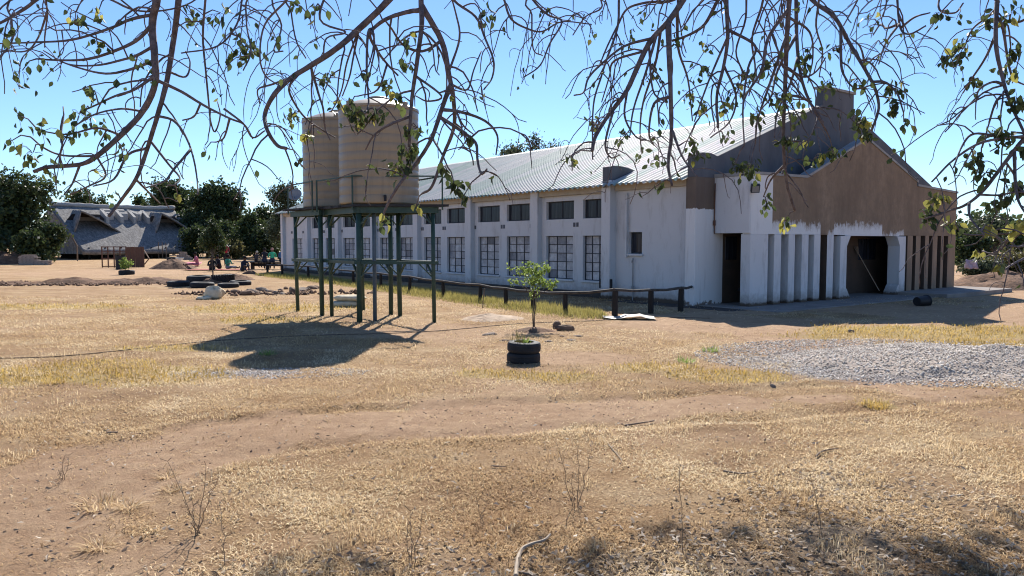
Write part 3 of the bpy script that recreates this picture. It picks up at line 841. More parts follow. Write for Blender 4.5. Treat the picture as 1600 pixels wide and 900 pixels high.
for a, b in zip(tops[:-1], tops[1:]):
    m1 = (a + b) / 2 + Vector((0, 0, -0.025))
    MB().tube([a + (a - b).normalized() * 0.05, m1, b], [0.036, 0.032, 0.036], 8, jit=0.06).build('rail', MAT['rail_wood'], fence)
def rebase(root, loc):
    """put a thing's Empty at its base without moving its parts"""
    loc = Vector(loc)
    root.location = loc
    for c in root.children: c.location = Vector(c.location) - loc
rebase(fence, (tops[0].x, tops[0].y, 0))

# ---------------------------------------------------------------- tank stand and tanks
PZ = 2.56
st1 = [(-3.32, 16.42), (-1.72, 16.50), (-2.66, 17.74), (-4.28, 17.80)]
st2 = [(-4.52, 17.88), (-2.90, 18.06), (-3.82, 19.22), (-5.44, 19.02)]
stand = empty('tank_stand', (0, 0, 0)); tag(stand, 'dark green steel stand with two platforms carrying the water tanks', 'tank stand')
for qi, quad in enumerate((st1, st2)):
    c = Vector((sum(p[0] for p in quad) / 4, sum(p[1] for p in quad) / 4, 0))
    for i, (x, y) in enumerate(quad):
        r = 0.062 if (qi, i) == (0, 0) else (0.055 if (qi, i) in ((0, 2), (1, 0), (1, 1)) else 0.045)
        MB().tube([(x + rnd.uniform(-.03, .03), y, -0.1), (x, y, 1.3), (x, y, PZ - 0.12)], r, 10).build('post', MAT['green_steel'], stand, smooth=True)
    for i in range(4):
        a, b = Vector((*quad[i], 0)), Vector((*quad[(i + 1) % 4], 0))
        d = (b - a).normalized()
        off = Vector((d.y, -d.x, 0)) * 0.05
        if qi == 1 and i == 0: off = off * -0.5
        for z, w, h in ((PZ - 0.12, 0.07, 0.13), (1.30, 0.05, 0.07)):
            MB().bar(a - d * 0.1 + off + Vector((0, 0, z)), b + d * 0.1 + off + Vector((0, 0, z)), w, h).build('beam', MAT['green_steel'], stand)
            for p, s in ((a, 1), (b, -1)):
                MB().bar(p + Vector((0, 0, z - 0.34)) + off * .3, p + d * s * 0.30 + off * .3 + Vector((0, 0, z - 0.03)), 0.045, 0.03).build('brace', MAT['green_steel'], stand)
    # planks along the front direction, overhanging the frame
    fx = (Vector((*quad[1], 0)) - Vector((*quad[0], 0)))
    sx = (Vector((*quad[3], 0)) - Vector((*quad[0], 0)))
    fl_, sl_ = fx.length, sx.length
    fx.normalize(); sx.normalize()
    n = 9
    t0, t1 = -0.2, sl_ + 0.2
    for k in range(n):
        s0 = t0 + (t1 - t0) * k / n
        s1 = t0 + (t1 - t0) * (k + 1) / n - 0.012
        o0 = Vector((*quad[0], 0))
        e = rnd.uniform(-0.04, 0.04)
        cs = [o0 + fx * (-0.22 + e) + sx * s0, o0 + fx * (fl_ + 0.24 + e) + sx * s0, o0 + fx * (fl_ + 0.24 + e) + sx * s1, o0 + fx * (-0.22 + e) + sx * s1]
        zt = PZ + (0.012 if qi else 0) + rnd.uniform(-.004, .004)
        MB().add([(p.x, p.y, zt - 0.05) for p in cs] + [(p.x, p.y, zt) for p in cs], [(3, 2, 1, 0), (4, 5, 6, 7), (0, 1, 5, 4), (1, 2, 6, 5), (2, 3, 7, 6), (3, 0, 4, 7)]).build('plank', MAT['dark_plank'], stand)
rail_pts = [(-5.64, 19.12), (-4.66, 17.72), (-4.53, 17.62), (-3.42, 16.28), (-1.50, 16.36), (-2.46, 17.92)]
for i, (x, y) in enumerate(rail_pts):
    MB().bar((x, y, PZ - 0.12), (x, y, PZ + 0.62), 0.032).build('rail_post', MAT['green_steel'], stand)
for i, (a, b) in enumerate(zip(rail_pts[:-1], rail_pts[1:])):
    if i == 1: continue
    MB().bar((*a, PZ + 0.6), (*b, PZ + 0.6), 0.028).build('handrail', MAT['green_steel'], stand)
mb = MB().tube([(-3.05, 16.74, 0.0), (-3.05, 16.74, 2.35), (-3.0, 16.9, 2.5)], 0.045, 8)
mb.build('downpipe', MAT['blue_pipe'], stand, smooth=True)
rebase(stand, (-3.5, 17.8, 0))

def make_tank(x, y, label, rz):
    r0, h = 0.885, 2.07
    t = empty('water_tank', (x, y, PZ + 0.014), rz); tag(t, label, 'water tank', 'beige water tanks on the stand')
    prof = [(0.0, 0.0), (r0 - 0.03, 0.0), (r0, 0.03)]
    nb = 11
    for k in range(nb):
        z0 = 0.03 + (h - 0.03) * k / nb
        z1 = 0.03 + (h - 0.03) * (k + 1) / nb
        prof += [(r0, z0 + 0.012), (r0 + 0.002, (z0 + z1) / 2), (r0, z1 - 0.028), (r0 - 0.006, z1 - 0.02), (r0 - 0.006, z1 - 0.010)]
    prof += [(r0 + 0.012, h + 0.0), (r0 + 0.012, h + 0.05), (r0 - 0.06, h + 0.09), (0.55, h + 0.2), (0.28, h + 0.265), (0.0, h + 0.27)]
    MB().lathe(prof, 64).build('tank_body', MAT['tank'], t, smooth=True).modifiers.new('edge', 'EDGE_SPLIT').split_angle = R(50)
    MB().lathe([(0.0, h + 0.34), (0.2, h + 0.33), (0.25, h + 0.30), (0.25, h + 0.255)], 28).build('lid', MAT['tank'], t, smooth=True)
    for k in range(4):
        a = R(35 + 90 * k)
        MB().box(-0.05, 0.05, -0.03, 0.03, h + 0.02, h + 0.14).build('lug', MAT['tank'], t, (math.cos(a) * (r0 - 0.03), math.sin(a) * (r0 - 0.03), 0), a + R(90), bevel=0.01)
    MB().tube([(0, -r0 + 0.05, 0.16), (0.0, -r0 - 0.06, 0.16), (0, -r0 - 0.08, 0.05)], 0.03, 8).build('outlet', MAT['iron'], t)
make_tank(-2.99, 17.13, 'larger-looking beige ribbed water tank, the right one on the stand', 0.3)
make_tank(-4.27, 18.86, 'beige ribbed water tank partly hidden, the left one on the stand', 1.1)

# ---------------------------------------------------------------- generic lumps
def blob_mesh(name, mat, rx, ry, rz, seed, rough=0.6, n=10, m=7, flat=0.25):
    vs, fs = [], []
    r_ = random.Random(seed)
    offs = [Vector((r_.uniform(-1, 1), r_.uniform(-1, 1), r_.uniform(-1, 1))).normalized() for _ in range(7)]
    am = [r_.uniform(-rough, rough) for _ in range(7)]
    for i in range(m + 1):
        th = math.pi * i / m
        for j in range(n):
            ph = 2 * math.pi * j / n
            d = Vector((math.sin(th) * math.cos(ph), math.sin(th) * math.sin(ph), math.cos(th)))
            k = 1 + sum(a * max(0, d.dot(o)) ** 3 for a, o in zip(am, offs))
            z = d.z * k * rz
            vs.append((d.x * k * rx, d.y * k * ry, max(z, -flat * rz) + flat * rz))
    for i in range(m):
        for j in range(n):
            a, b = i * n + j, i * n + (j + 1) % n
            fs.append((a, a + n, b + n, b))
    return MB().add(vs, fs).mesh(name, mat)
def stone(name, px, py, w, label, cat, mat='rock', group=None, h=0.6, seed=None):
    p = g(px, py)
    s = seed if seed is not None else int(px * 7 + py)
    rs = random.Random(s)
    o = inst(name, blob_mesh(name, MAT[mat], w / 2, w / 2 * rs.uniform(.6, .9), w / 2 * h, s), None, (p.x, p.y, gz(p.x, p.y) - 0.012), (0, 0, rs.uniform(0, 6)))
    return tag(o, label, cat, group)
def mound(name, cx, cy, rx, ry, h, mat, label, cat, seed, rz=0.0, n=56, m=18, rough=0.55, kind=None, freq=1.5):
    th = np.linspace(0, 2 * np.pi, n, endpoint=False)
    rr = np.linspace(0, 1, m) ** 0.8
    T, Q = np.meshgrid(th, rr)
    edge = 1 + 0.28 * (fbm(np.cos(T) * 1.4 + 9, np.sin(T) * 1.4 + 5, seed) - 0.5) * 2
    X, Y = rx * Q * np.cos(T) * edge, ry * Q * np.sin(T) * edge
    c, s = math.cos(rz), math.sin(rz)
    WX, WY = cx + X * c - Y * s, cy + X * s + Y * c
    H = h * (1 - Q ** 2) ** 1.3
    H = H * (1 + rough * (fbm(WX * freq, WY * freq, seed + 3) - 0.5) * 2) + h * 0.22 * (fbm(WX * freq * 5, WY * freq * 5, seed + 5, 3) - 0.5) * (1 - Q ** 3)
    Z = gheight(WX, WY) + H - 0.04 * Q
    vs = np.stack([(WX - cx).ravel(), (WY - cy).ravel(), Z.ravel()], 1)
    i = (np.arange(m - 1)[:, None] * n + np.arange(n)[None, :])
    j = (np.arange(m - 1)[:, None] * n + (np.arange(n)[None, :] + 1) % n)
    f = np.stack([i.ravel(), (i + n).ravel(), (j + n).ravel(), j.ravel()], 1)
    o = inst(name, np_mesh(name, vs, f[:, ::-1], mat, smooth=True), None, (cx, cy, 0))
    return tag(o, label, cat, kind=kind)
def tyre_prof(R0, w):
    ri = R0 * 0.58
    return [(ri, 0.02 * w), (ri + 0.01, 0.0), (R0 * 0.80, -0.0), (R0 * 0.93, 0.06 * w), (R0 * 0.985, 0.2 * w), (R0, 0.36 * w), (R0 * 0.985, 0.40 * w), (R0 * 0.985, 0.43 * w), (R0, 0.46 * w), (R0, 0.56 * w), (R0 * 0.985, 0.58 * w), (R0 * 0.985, 0.61 * w), (R0, 0.65 * w), (R0 * 0.985, 0.8 * w), (R0 * 0.93, 0.94 * w), (R0 * 0.80, w), (ri + 0.01, w), (ri, 0.97 * w), (ri + 0.03, 0.85 * w), (R0 * 0.9, 0.7 * w), (R0 * 0.92, 0.5 * w), (R0 * 0.9, 0.3 * w), (ri + 0.03, 0.15 * w), (ri, 0.02 * w)]
def tyre(loc, R0, w, label, group, rz=0, tilt=(0, 0), lugs=0, parent=None):
    mb = MB().lathe(tyre_prof(R0, w), 40)
    for k in range(lugs):
        a = 2 * math.pi * k / lugs
        for s in (0.27, 0.73):
            M = Matrix.Rotation(a + (0.12 if s > .5 else 0), 4, 'Z') @ Matrix.Translation((R0, 0, w * s)) @ Matrix.Rotation(R(35 if s > .5 else -35), 4, 'X')
            mb.box(-0.02, 0.03, -0.025, 0.025, -w * 0.26, w * 0.26, M=M)
    o = mb.build('tyre', MAT['rubber'], parent, loc, rz, smooth=False)
    o.rotation_euler = (tilt[0], tilt[1], rz)
    if label: tag(o, label, 'tyre', group)
    return o
def blades(n, spread, length, width, seed, elev=(40, 85), curve=0.5, radial=True):
    """tuft of grass blades round the origin -> verts, quads, rv"""
    r_ = np.random.default_rng(seed)
    az = r_.uniform(0, 2 * np.pi, n)
    rad = spread * np.sqrt(r_.uniform(0, 1, n))
    ba = r_.uniform(0, 2 * np.pi, n)
    base = np.stack([rad * np.cos(ba), rad * np.sin(ba), np.zeros(n)], 1)
    if radial: az = ba + r_.normal(0, 0.7, n)
    el = np.radians(r_.uniform(elev[0], elev[1], n))
    L = length * r_.uniform(0.5, 1.1, n)
    h = np.stack([np.cos(az), np.sin(az), np.zeros(n)], 1)
    side = np.stack([-np.sin(az), np.cos(az), np.zeros(n)], 1) * (width * r_.uniform(.6, 1.2, n))[:, None]
    mid = base + h * (np.cos(el) * L * .5)[:, None] + np.array([0, 0, 1]) * (np.sin(el) * L * .5)[:, None]
    el2 = el - curve
    tip = mid + h * (np.cos(el2) * L * .5)[:, None] + np.array([0, 0, 1]) * (np.sin(el2) * L * .5)[:, None]
    vs = np.stack([base - side, base + side, mid + side * .8, mid - side * .8, tip + side * .15, tip - side * .15], 1).reshape(-1, 3)
    i = np.arange(n) * 6
    f = np.concatenate([np.stack([i, i + 1, i + 2, i + 3], 1), np.stack([i + 3, i + 2, i + 4, i + 5], 1)])
    rv = r_.uniform(0, 1, n)
    return vs, f, np.concatenate([rv, rv])
def tuft(name, px, py, n, spread, length, width, mat, label, cat, seed, group=None, parent=None, **kw):
    vs, f, rv = blades(n, spread, length, width, seed, **kw)
    p = g(px, py)
    o = inst(name, np_mesh(name, vs, f, MAT[mat], rv), parent, (p.x, p.y, gz(p.x, p.y) - 0.01))
    return tag(o, label, cat, group)

# planter of two stacked tyres
p = g(818, 566)
pl = empty('tyre_planter', (p.x, p.y, gz(p.x, p.y))); tag(pl, 'planter of two stacked black tyres with green shoots in front of the young tree', 'planter')
tyre((0, 0, -0.015), 0.245, 0.15, None, None, parent=pl)
tyre((0.005, 0.01, 0.137), 0.245, 0.155, None, None, 0.4, (R(1.5), R(1)), parent=pl)
MB().lathe([(0, 0.24), (0.1, 0.235), (0.2, 0.225), (0.205, 0.2)], 20).build('soil', MAT['soil'], pl)
vs, f, rv = blades(26, 0.05, 0.16, 0.008, 5, elev=(55, 88), curve=.5)
inst('plant', np_mesh('plant', vs, f, MAT['leaf_lime'], rv), pl, (0.04, -0.02, 0.24))
vs, f, rv = blades(60, 0.10, 0.26, 0.0035, 6, elev=(50, 88), curve=.3)
inst('dry_plant', np_mesh('plant', vs, f, MAT['leaf_dry'], rv), pl, (-0.09, 0.04, 0.24))

# young tree
def leaf_cloud(blobs, n, size, seed, clump=0.35, per=14, flat=0.0, aspect=1.6):
    """many leaf quads gathered in clumps spread through ellipsoids (cx,cy,cz,rx,ry,rz)"""
    r_ = np.random.default_rng(seed)
    B = np.array(blobs, float)
    wgt = B[:, 3] * B[:, 4] * B[:, 5]
    nc = max(4, n // per)
    bi = r_.choice(len(B), nc, p=wgt / wgt.sum())
    d = r_.normal(size=(nc, 3)); d /= np.linalg.norm(d, axis=1)[:, None]
    q = r_.uniform(0.05, 1, nc) ** (1 / 2.4)
    cc = B[bi, :3] + d * q[:, None] * B[bi, 3:]
    cr = clump * r_.uniform(0.5, 1.5, nc)
    li = r_.integers(0, nc, n)
    pos = cc[li] + r_.normal(size=(n, 3)) * cr[li][:, None] * 0.55
    nrm = r_.normal(size=(n, 3)); nrm[:, 2] += flat; nrm /= np.linalg.norm(nrm, axis=1)[:, None]
    t = np.cross(nrm, r_.normal(size=(n, 3))); t /= np.linalg.norm(t, axis=1)[:, None] + 1e-9
    b = np.cross(nrm, t)
    s = (size * r_.uniform(0.55, 1.35, n))[:, None]
    vs = np.stack([pos - t * s * aspect * .5, pos + b * s * .5, pos + t * s * aspect * .5, pos - b * s * .5], 1).reshape(-1, 3)
    f = np.arange(n * 4).reshape(-1, 4)
    crv = r_.uniform(0, 1, nc)
    rv = np.clip(0.5 * crv[li] + 0.5 * r_.uniform(0, 1, n), 0, 1)
    return vs, f, rv, cc
def wig(a, b, n, amp, r_):
    a, b = Vector(a), Vector(b)
    out = []
    for k in range(n + 1):
        t = k / n
        w = amp * math.sin(math.pi * t)
        out.append(a.lerp(b, t) + Vector((r_.uniform(-w, w), r_.uniform(-w, w), r_.uniform(-w, w) * .5)))
    return out
def make_tree(name, label, x, y, blobs, n, size, mat, tr, cat='tree', group=None, seed=1, clump=0.5, limbs=9, zc=None, flat=0.0, per=14, twigs=0):
    r_ = random.Random(seed)
    root = empty(name, (x, y, 0)); tag(root, label, cat, group)
    vs, f, rv, cc = leaf_cloud(blobs, n, size, seed, clump, per, flat)
    inst('crown', np_mesh('crown', vs, f, MAT[mat], rv), root)
    mb = MB()
    zt = max(b[2] for b in blobs)
    zc = zc if zc is not None else min(b[2] for b in blobs) * 0.7
    mb.tube(wig((0, 0, -0.1), (r_.uniform(-.2, .2) * tr * 5, 0, zc), 5, tr * 0.6, r_), [tr * (1 - .09 * k) for k in range(6)], 8)
    top = Vector(mb.v[-4])
    for b in blobs[:limbs]:
        e = Vector(b[:3])
        pts = wig((0, 0, zc * 0.92), e, 5, (e - top).length * 0.07, r_)
        mb.tube(pts, [tr * (.55 - .09 * k) for k in range(6)], 6, cap=False)
    for k in range(twigs):
        c_ = Vector(cc[r_.randrange(len(cc))])
        b = Vector(min(blobs, key=lambda q: (Vector(q[:3]) - c_).length)[:3])
        mb.tube(wig(b, c_, 4, 0.15, r_), [tr * .14, tr * .11, tr * .09, tr * .07, tr * .05], 4, cap=False)
    mb.build('trunk', MAT['trunk'], root, smooth=True)
    return root
def rand_blobs(w, h, zb, n, seed, depth=None, k=0.33):
    """n lobes filling a crown w wide from zb to h"""
    r_ = random.Random(seed)
    depth = depth or w
    out = [(0, 0, (h + zb) / 2, w * .28, depth * .28, (h - zb) * .30)]
    while len(out) < n:
        a, q = r_.uniform(0, 2 * math.pi), math.sqrt(r_.uniform(0.1, 1))
        zz = r_.uniform(0, 1)
        env = math.sqrt(max(0.05, 1 - (abs(zz - 0.42) / 0.62) ** 2))
        s = r_.uniform(0.65, 1.15) * k
        rx, rz = w * .5 * s, (h - zb) * .5 * s
        out.append((math.cos(a) * q * env * (w * .5 - rx), math.sin(a) * q * env * (depth * .5 - rx), zb + rz + zz * (h - zb - 2 * rz), rx, rx, rz))
    return out
p = g(835, 512)
yb = [(b_[0] * 1.3, b_[1] * 1.2, b_[2] * 1.03, b_[3] * 1.2, b_[4] * 1.2, b_[5] * 1.15) for b_ in ((0.0, 0, 1.0, .20, .2, .16), (-0.18, .05, 1.14, .20, .16, .09), (.12, 0, 1.18, .16, .16, .11), (-.28, 0, .90, .16, .1, .05), (.22, -.05, .84, .16, .12, .06), (0, 0, .72, .10, .1, .12), (-.05, 0, 1.25, .14, .12, .06), (.36, 0, .86, .07, .06, .05), (-.4, 0, 1.17, .08, .06, .04))]
root = empty('young_tree', (p.x, p.y, 0)); tag(root, 'slender young tree with bright lime-green leaves before the fence', 'tree')
vs, f, rv, cc = leaf_cloud(yb, 1350, 0.035, 77, 0.045, 9)
inst('crown', np_mesh('crown', vs, f, MAT['leaf_lime'], rv), root)
r7 = random.Random(7)
mb = MB()
mb.tube(wig((0, 0, -.05), (.05, 0, .78), 5, .03, r7), [.016, .014, .013, .012, .010, .008], 7)
mb.tube(wig((-.015, .01, -.05), (-.03, 0, .75), 5, .02, r7), [.013, .012, .011, .010, .009, .007], 7)
for b in yb: mb.tube(wig((.0, 0, .62), b[:3], 4, .03, r7), [.008, .007, .005, .004, .003], 5)
mb.build('trunk', MAT['trunk'], root, smooth=True)
# rocks, earth and slabs round it
mound('soil_heap', g(835, 517).x, g(835, 517).y, .55, .45, .07, MAT['soil'], 'low dark earth ring at the foot of the young tree', 'soil heap', 61)
for (a, b, w, h_, lab) in ((869, 513, .26, .75, 'upright brown rock beside the larger rounded rock by the young tree'), (884, 516, .30, .6, 'larger rounded brown rock right of the young tree')):
    stone('rock', a, b, w, lab, 'rock', 'rock', 'rocks by the young tree', h_)
for i, (a, b, w, mt) in enumerate(((857, 535, .2, 'grey_rock'), (880, 527, .17, 'rock'), (846, 529, .16, 'rock'), (903, 526, .2, 'grey_rock'), (893, 533, .22, 'grey_rock'), (765, 524, .26, 'grey_rock'), (788, 533, .26, 'rock'), (862, 522, .15, 'rock'))):
    stone('stone', a, b, w, ('flat grey stone below right of the young tree', 'small brown stone in front of the two rocks', 'small brown stone at the foot of the young tree', 'flat grey stone at the right of the two rocks', 'flat grey stone below the two rocks', 'flat pale stone farthest left of the young tree', 'flat brown stone left of the tyre planter top', 'little brown stone just left of the two rocks')[i], 'stone', mt, 'small stones round the young tree', 0.3)
mound('sand_heap', g(765, 498).x, g(765, 498).y, 1.0, 0.85, 0.10, MAT['sand'], 'low pale spread of building sand left of the young tree', 'sand heap', 62, rough=.8)
MB().tube([Vector(g(754, 481)) + Vector((0, 0, -.1)), Vector(g(755, 481)) + Vector((0.0, 0, .25)), Vector(g(756, 481)) + Vector((0.02, 0, .52))], [.016, .013, .012], 7).build('stake', MAT['stick'])
so = bpy.data.objects['stake']; tag(so, 'thin wooden stake standing in the pale sand', 'stake')
# crumpled zinc sheet
p = g(982, 500)
nxs, nys = 12, 5
vs, fs = [], []
for j in range(nys):
    for i in range(nxs):
        a, b = i / (nxs - 1) - .5, j / (nys - 1) - .5
        vs.append((a * 1.15 + rnd.uniform(-.02, .02), b * .5 + rnd.uniform(-.02, .02) + .05 * math.sin(a * 9), .03 + .05 * max(0, math.sin(a * 5 + 1)) + .03 * rnd.random()))
for j in range(nys - 1):
    for i in range(nxs - 1):
        q = j * nxs + i
        fs.append((q, q + 1, q + nxs + 1, q + nxs))
o = MB().add(vs, fs).build('zinc_sheet', MAT['sheet'], None, (p.x, p.y, gz(p.x, p.y)), R(-6))
o.modifiers.new('solid', 'SOLIDIFY').thickness = 0.006
tag(o, 'crumpled pale metal sheet lying flat by the fence post', 'metal sheet')
# hose across the yard
hp = [(-60, 561), (60, 559), (150, 553), (260, 541), (345, 531), (480, 524), (610, 521), (700, 517), (790, 508), (850, 504), (930, 503), (1010, 498), (1110, 499)]
hpts = []
for a, b in hp:
    q = g(a, b); hpts.append(Vector((q.x, q.y + rnd.uniform(-.04, .04), gz(q.x, q.y) + 0.012)))
def catmull(pts, per=6):
    P = [pts[0] * 2 - pts[1]] + list(pts) + [pts[-1] * 2 - pts[-2]]
    out = []
    for i in range(1, len(P) - 2):
        for k in range(per):
            t = k / per
            out.append(0.5 * ((2 * P[i]) + (P[i + 1] - P[i - 1]) * t + (2 * P[i - 1] - 5 * P[i] + 4 * P[i + 1] - P[i + 2]) * t * t + (3 * P[i] - P[i - 1] - 3 * P[i + 1] + P[i + 2]) * t ** 3))
    out.append(P[-2])
    return out
tag(MB().tube(catmull(hpts), 0.008, 6).build('hose', MAT['hose'], smooth=True), 'long thin dark hose lying across the dry yard', 'hose')

# sacks
def sack(name, p, sx, sy, sz, label, seed, mat='sack', rz=0, z=0.0, folds=0.12):
    n, m = 26, 12
    vs, fs = [], []
    r_ = random.Random(seed)
    ph = [r_.uniform(0, 6.3) for _ in range(5)]
    for i in range(m + 1):
        th = math.pi * i / m
        for j in range(n):
            a = 2 * math.pi * j / n
            ca, sa = math.cos(a), math.sin(a)
            ca, sa = math.copysign(abs(ca) ** .6, ca), math.copysign(abs(sa) ** .6, sa)
            k = 1 + folds * math.sin(5 * a + ph[0] + 2 * th) * math.sin(th) + folds * .6 * math.sin(9 * a + ph[1])
            vs.append((ca * sx * math.sin(th) ** .5 * k, sa * sy * math.sin(th) ** .5 * k, sz * (.5 - .5 * math.cos(th)) * (1 + folds * math.sin(3 * a + ph[2]) * (i / m))))
    for i in range(m):
        for j in range(n):
            a, b = i * n + j, i * n + (j + 1) % n
            fs.append((a, b, b + n, a + n))
    o = MB().add(vs, fs).build(name, MAT[mat], None, (p[0], p[1], gz(p[0], p[1]) - .015 + z), rz, smooth=True)
    return tag(o, label, 'sack')
q = g(335, 467); sack('sack', (q.x, q.y), .26, .2, .36, 'upright cream woven sack in front of the tyre ring', 3, folds=.16)
q = g(322, 468); sack('sack', (q.x - .05, q.y), .22, .14, .1, 'collapsed edge of sacking at the foot of the cream sack', 4, folds=.2)
q = g(540, 479)
sack('cement_sack', (q.x, q.y), .42, .26, .17, 'lower of two pale filled sacks lying beneath the tank stand', 5, folds=.06, rz=.2)
sack('cement_sack', (q.x + .12, q.y + .02), .42, .25, .16, 'upper of two pale filled sacks stacked beneath the tank stand', 6, folds=.06, rz=-.1, z=.165)

# ---------------------------------------------------------------- left yard
tl = [(279, 447, .43, .24, 'black tyre at the left end of the tyre ring', 0), (316, 449, .45, .24, 'black tyre at the front of the tyre ring', 0), (357, 449, .40, .20, 'low black tyre right of the front of the ring', 0), (376, 445.5, .42, .22, 'black tyre at the right end of the tyre ring', 0), (311, 442, .50, .30, 'large black tyre at the back of the ring behind the slender trunk', 0), (349, 442, .44, .34, 'ridged tractor tyre at the back of the ring', 26)]
for i, (a, b, r0, w, lab, lg) in enumerate(tl):
    q = g(a, b)
    zz = 0.24 if i in (4,) else (0.1 if i == 5 else 0.0)
    tyre((q.x, q.y, zz * 0.0 - .01), r0, w * (1.1 if i in (4, 5) else .9), lab, 'tyres ringed round a small tree', i, (R(rnd.uniform(-2, 2)), R(rnd.uniform(-2, 2))), lg)
q = g(326, 443.5)
mound('soil_heap', q.x, q.y + .6, .75, .6, .25, MAT['soil'], 'earth heaped inside the ring of tyres', 'soil heap', 63)
make_tree('ringed_tree', 'small dark bushy tree on a thin trunk inside the tyre ring', q.x, q.y + .5,
          [(0, 0, 1.95, .45, .45, .4), (.1, 0, 2.35, .3, .3, .35), (-.2, 0, 1.7, .4, .35, .3), (.3, 0, 1.65, .35, .3, .25), (0, 0, 2.7, .14, .14, .2), (-.35, .1, 1.5, .25, .2, .15), (.42, 0, 1.45, .2, .2, .15)], 3800, 0.06, 'leaf_bg', .035, seed=21, clump=.1, zc=1.3)
mound('soil_ridge', g(150, 443).x, g(150, 443).y, 4.6, .95, .24, MAT['soil'], 'long low ridge of dug dark earth across the yard', 'soil heap', 64, rough=1.0, freq=1.1, rz=R(6))
mound('soil_heap', g(240, 440).x, g(240, 440).y, 2.3, 1.1, .22, MAT['soil'], 'darker earth heap at the right end of the long ridge', 'soil heap', 65, rough=1.0, freq=1.2)
mound('gravel_heap', g(270, 420).x, g(270, 420).y, 1.7, 1.5, .58, MAT['soil'], 'brown heap of gravel behind the tyre ring', 'gravel heap', 66, rough=.3)
mound('soil_heap', g(365, 437).x, g(365, 437).y, 1.1, .9, .30, MAT['soil'], 'small earth heap just behind the ridged tractor tyre', 'soil heap', 67)
mound('soil_heap', g(10, 412).x, g(10, 412).y, 3.2, 2.2, .9, MAT['soil'], 'earth heap at the left edge beside the brick stack', 'soil heap', 68)
mound('soil_heap', g(391, 428).x, g(391, 428).y, .5, .4, .2, MAT['soil'], 'little earth heap right of the seated group', 'soil heap', 70)
ORD = 'first second third fourth fifth sixth seventh eighth ninth tenth eleventh twelfth thirteenth fourteenth fifteenth sixteenth seventeenth eighteenth nineteenth twentieth'.split()
for i in range(20):
    t_ = i / 19
    a = 372 + 122 * t_ + rnd.uniform(-2, 2)
    b = 462 - 6 * t_ + rnd.uniform(-7, 3)
    stone('stone', a, b, rnd.uniform(.22, .5), ORD[i] + ' stone from the left in the loose row left of the tank stand', 'stone', rnd.choice(['rock', 'grey_rock', 'rock']), 'row of stones left of the tank stand', .55, seed=900 + i)
# potted things
q = g(198, 429)
pp = empty('tyre_pot', (q.x, q.y, 0)); tag(pp, 'single black tyre planted with a leafy shrub before the brown gate', 'planter')
tyre((0, 0, -.02), .40, .26, None, None, parent=pp)
vs, f, rv, cc = leaf_cloud([(0, 0, .55, .3, .3, .25), (-.15, 0, .75, .18, .15, .15)], 500, .07, 31, .08)
inst('shrub', np_mesh('shrub', vs, f, MAT['leaf_lime'], rv), pp)
q = g(189, 421)
o = empty('drum', (q.x, q.y, 0)); tag(o, 'dark upright drum standing before the brown gate', 'drum')
MB().lathe([(0, 0), (.29, 0), (.30, .03), (.30, .28), (.315, .30), (.30, .32), (.30, .6), (.315, .62), (.30, .64), (.30, .86), (.31, .88), (.27, .88), (.27, .84), (0, .84)], 24).build('drum_shell', MAT['iron'], o)
# brown steel gate: open grid and boarded part, propped
q0, q1 = g(160, 418), g(226, 418)
gt = empty('steel_gate', (q0.x, q0.y, 0)); tag(gt, 'rusty brown steel gate standing propped, half open grid and half boarded', 'gate')
W1, W2, H1 = (q1.x - q0.x) * .57, (q1.x - q0.x), 1.45
mb = MB()
for k in range(5): mb.box(W1 * k / 4 - .03, W1 * k / 4 + .03, -.03, .03, .0, H1)
mb.build('upright_bars', MAT['rust'], gt)
for z in (.08, .62, 1.12, H1 - .04): MB().box(.0, W1, -.025, .025, z - .03, z + .03).build('cross_bar', MAT['rust'], gt)
nb = 4
for k in range(nb):
    x0 = W1 + .02 + (W2 - W1) * k / nb
    MB().box(x0, x0 + (W2 - W1) / nb - .025, -.04 - .01 * (k % 2), .02, .02, H1 - .05 + .02 * (k % 2)).build('board', MAT['board'], gt, bevel=.008)
MB().bar((W2, 0, H1 - .25), (W2 + .42, -.2, .62), .05).build('prop', MAT['paleboard'], gt)
MB().bar((W2, 0, .22), (W2 + .42, -.2, .62), .05).build('prop', MAT['rust'], gt)
# brick stacks
brick_me = MB().box(-.14, .14, -.07, .07, 0, .085).mesh('brick', MAT['brick'])
def brick_stack(px, py, cols, rows, layers, label, taper=0.0, rz=0.0):
    q = g(px, py)
    root = empty('brick_stack', (q.x, q.y, 0), rz); tag(root, label, 'brick stack')
    for k in range(layers):
        cut = taper * k
        for i in range(cols):
            for j in range(rows):
                x = (i - (cols - 1) / 2) * .295 + (.07 if k % 2 else 0)
                y = (j - (rows - 1) / 2) * .155
                if abs(x) > cols * .15 - cut + .05: continue
                inst('brick', brick_me, root, (x + rnd.uniform(-.02, .02), y + rnd.uniform(-.01, .01), -.01 + k * .088), (0, 0, rnd.uniform(-.06, .06)))
brick_stack(46, 414, 5, 3, 9, 'tall stack of grey bricks at the left before the dark tree', .03)
brick_stack(69, 414, 3, 3, 4, 'low stack of grey bricks right of the taller stack')
brick_stack(286, 406, 6, 3, 12, 'sloping stack of grey bricks at the right end of the thatched hut', .1)
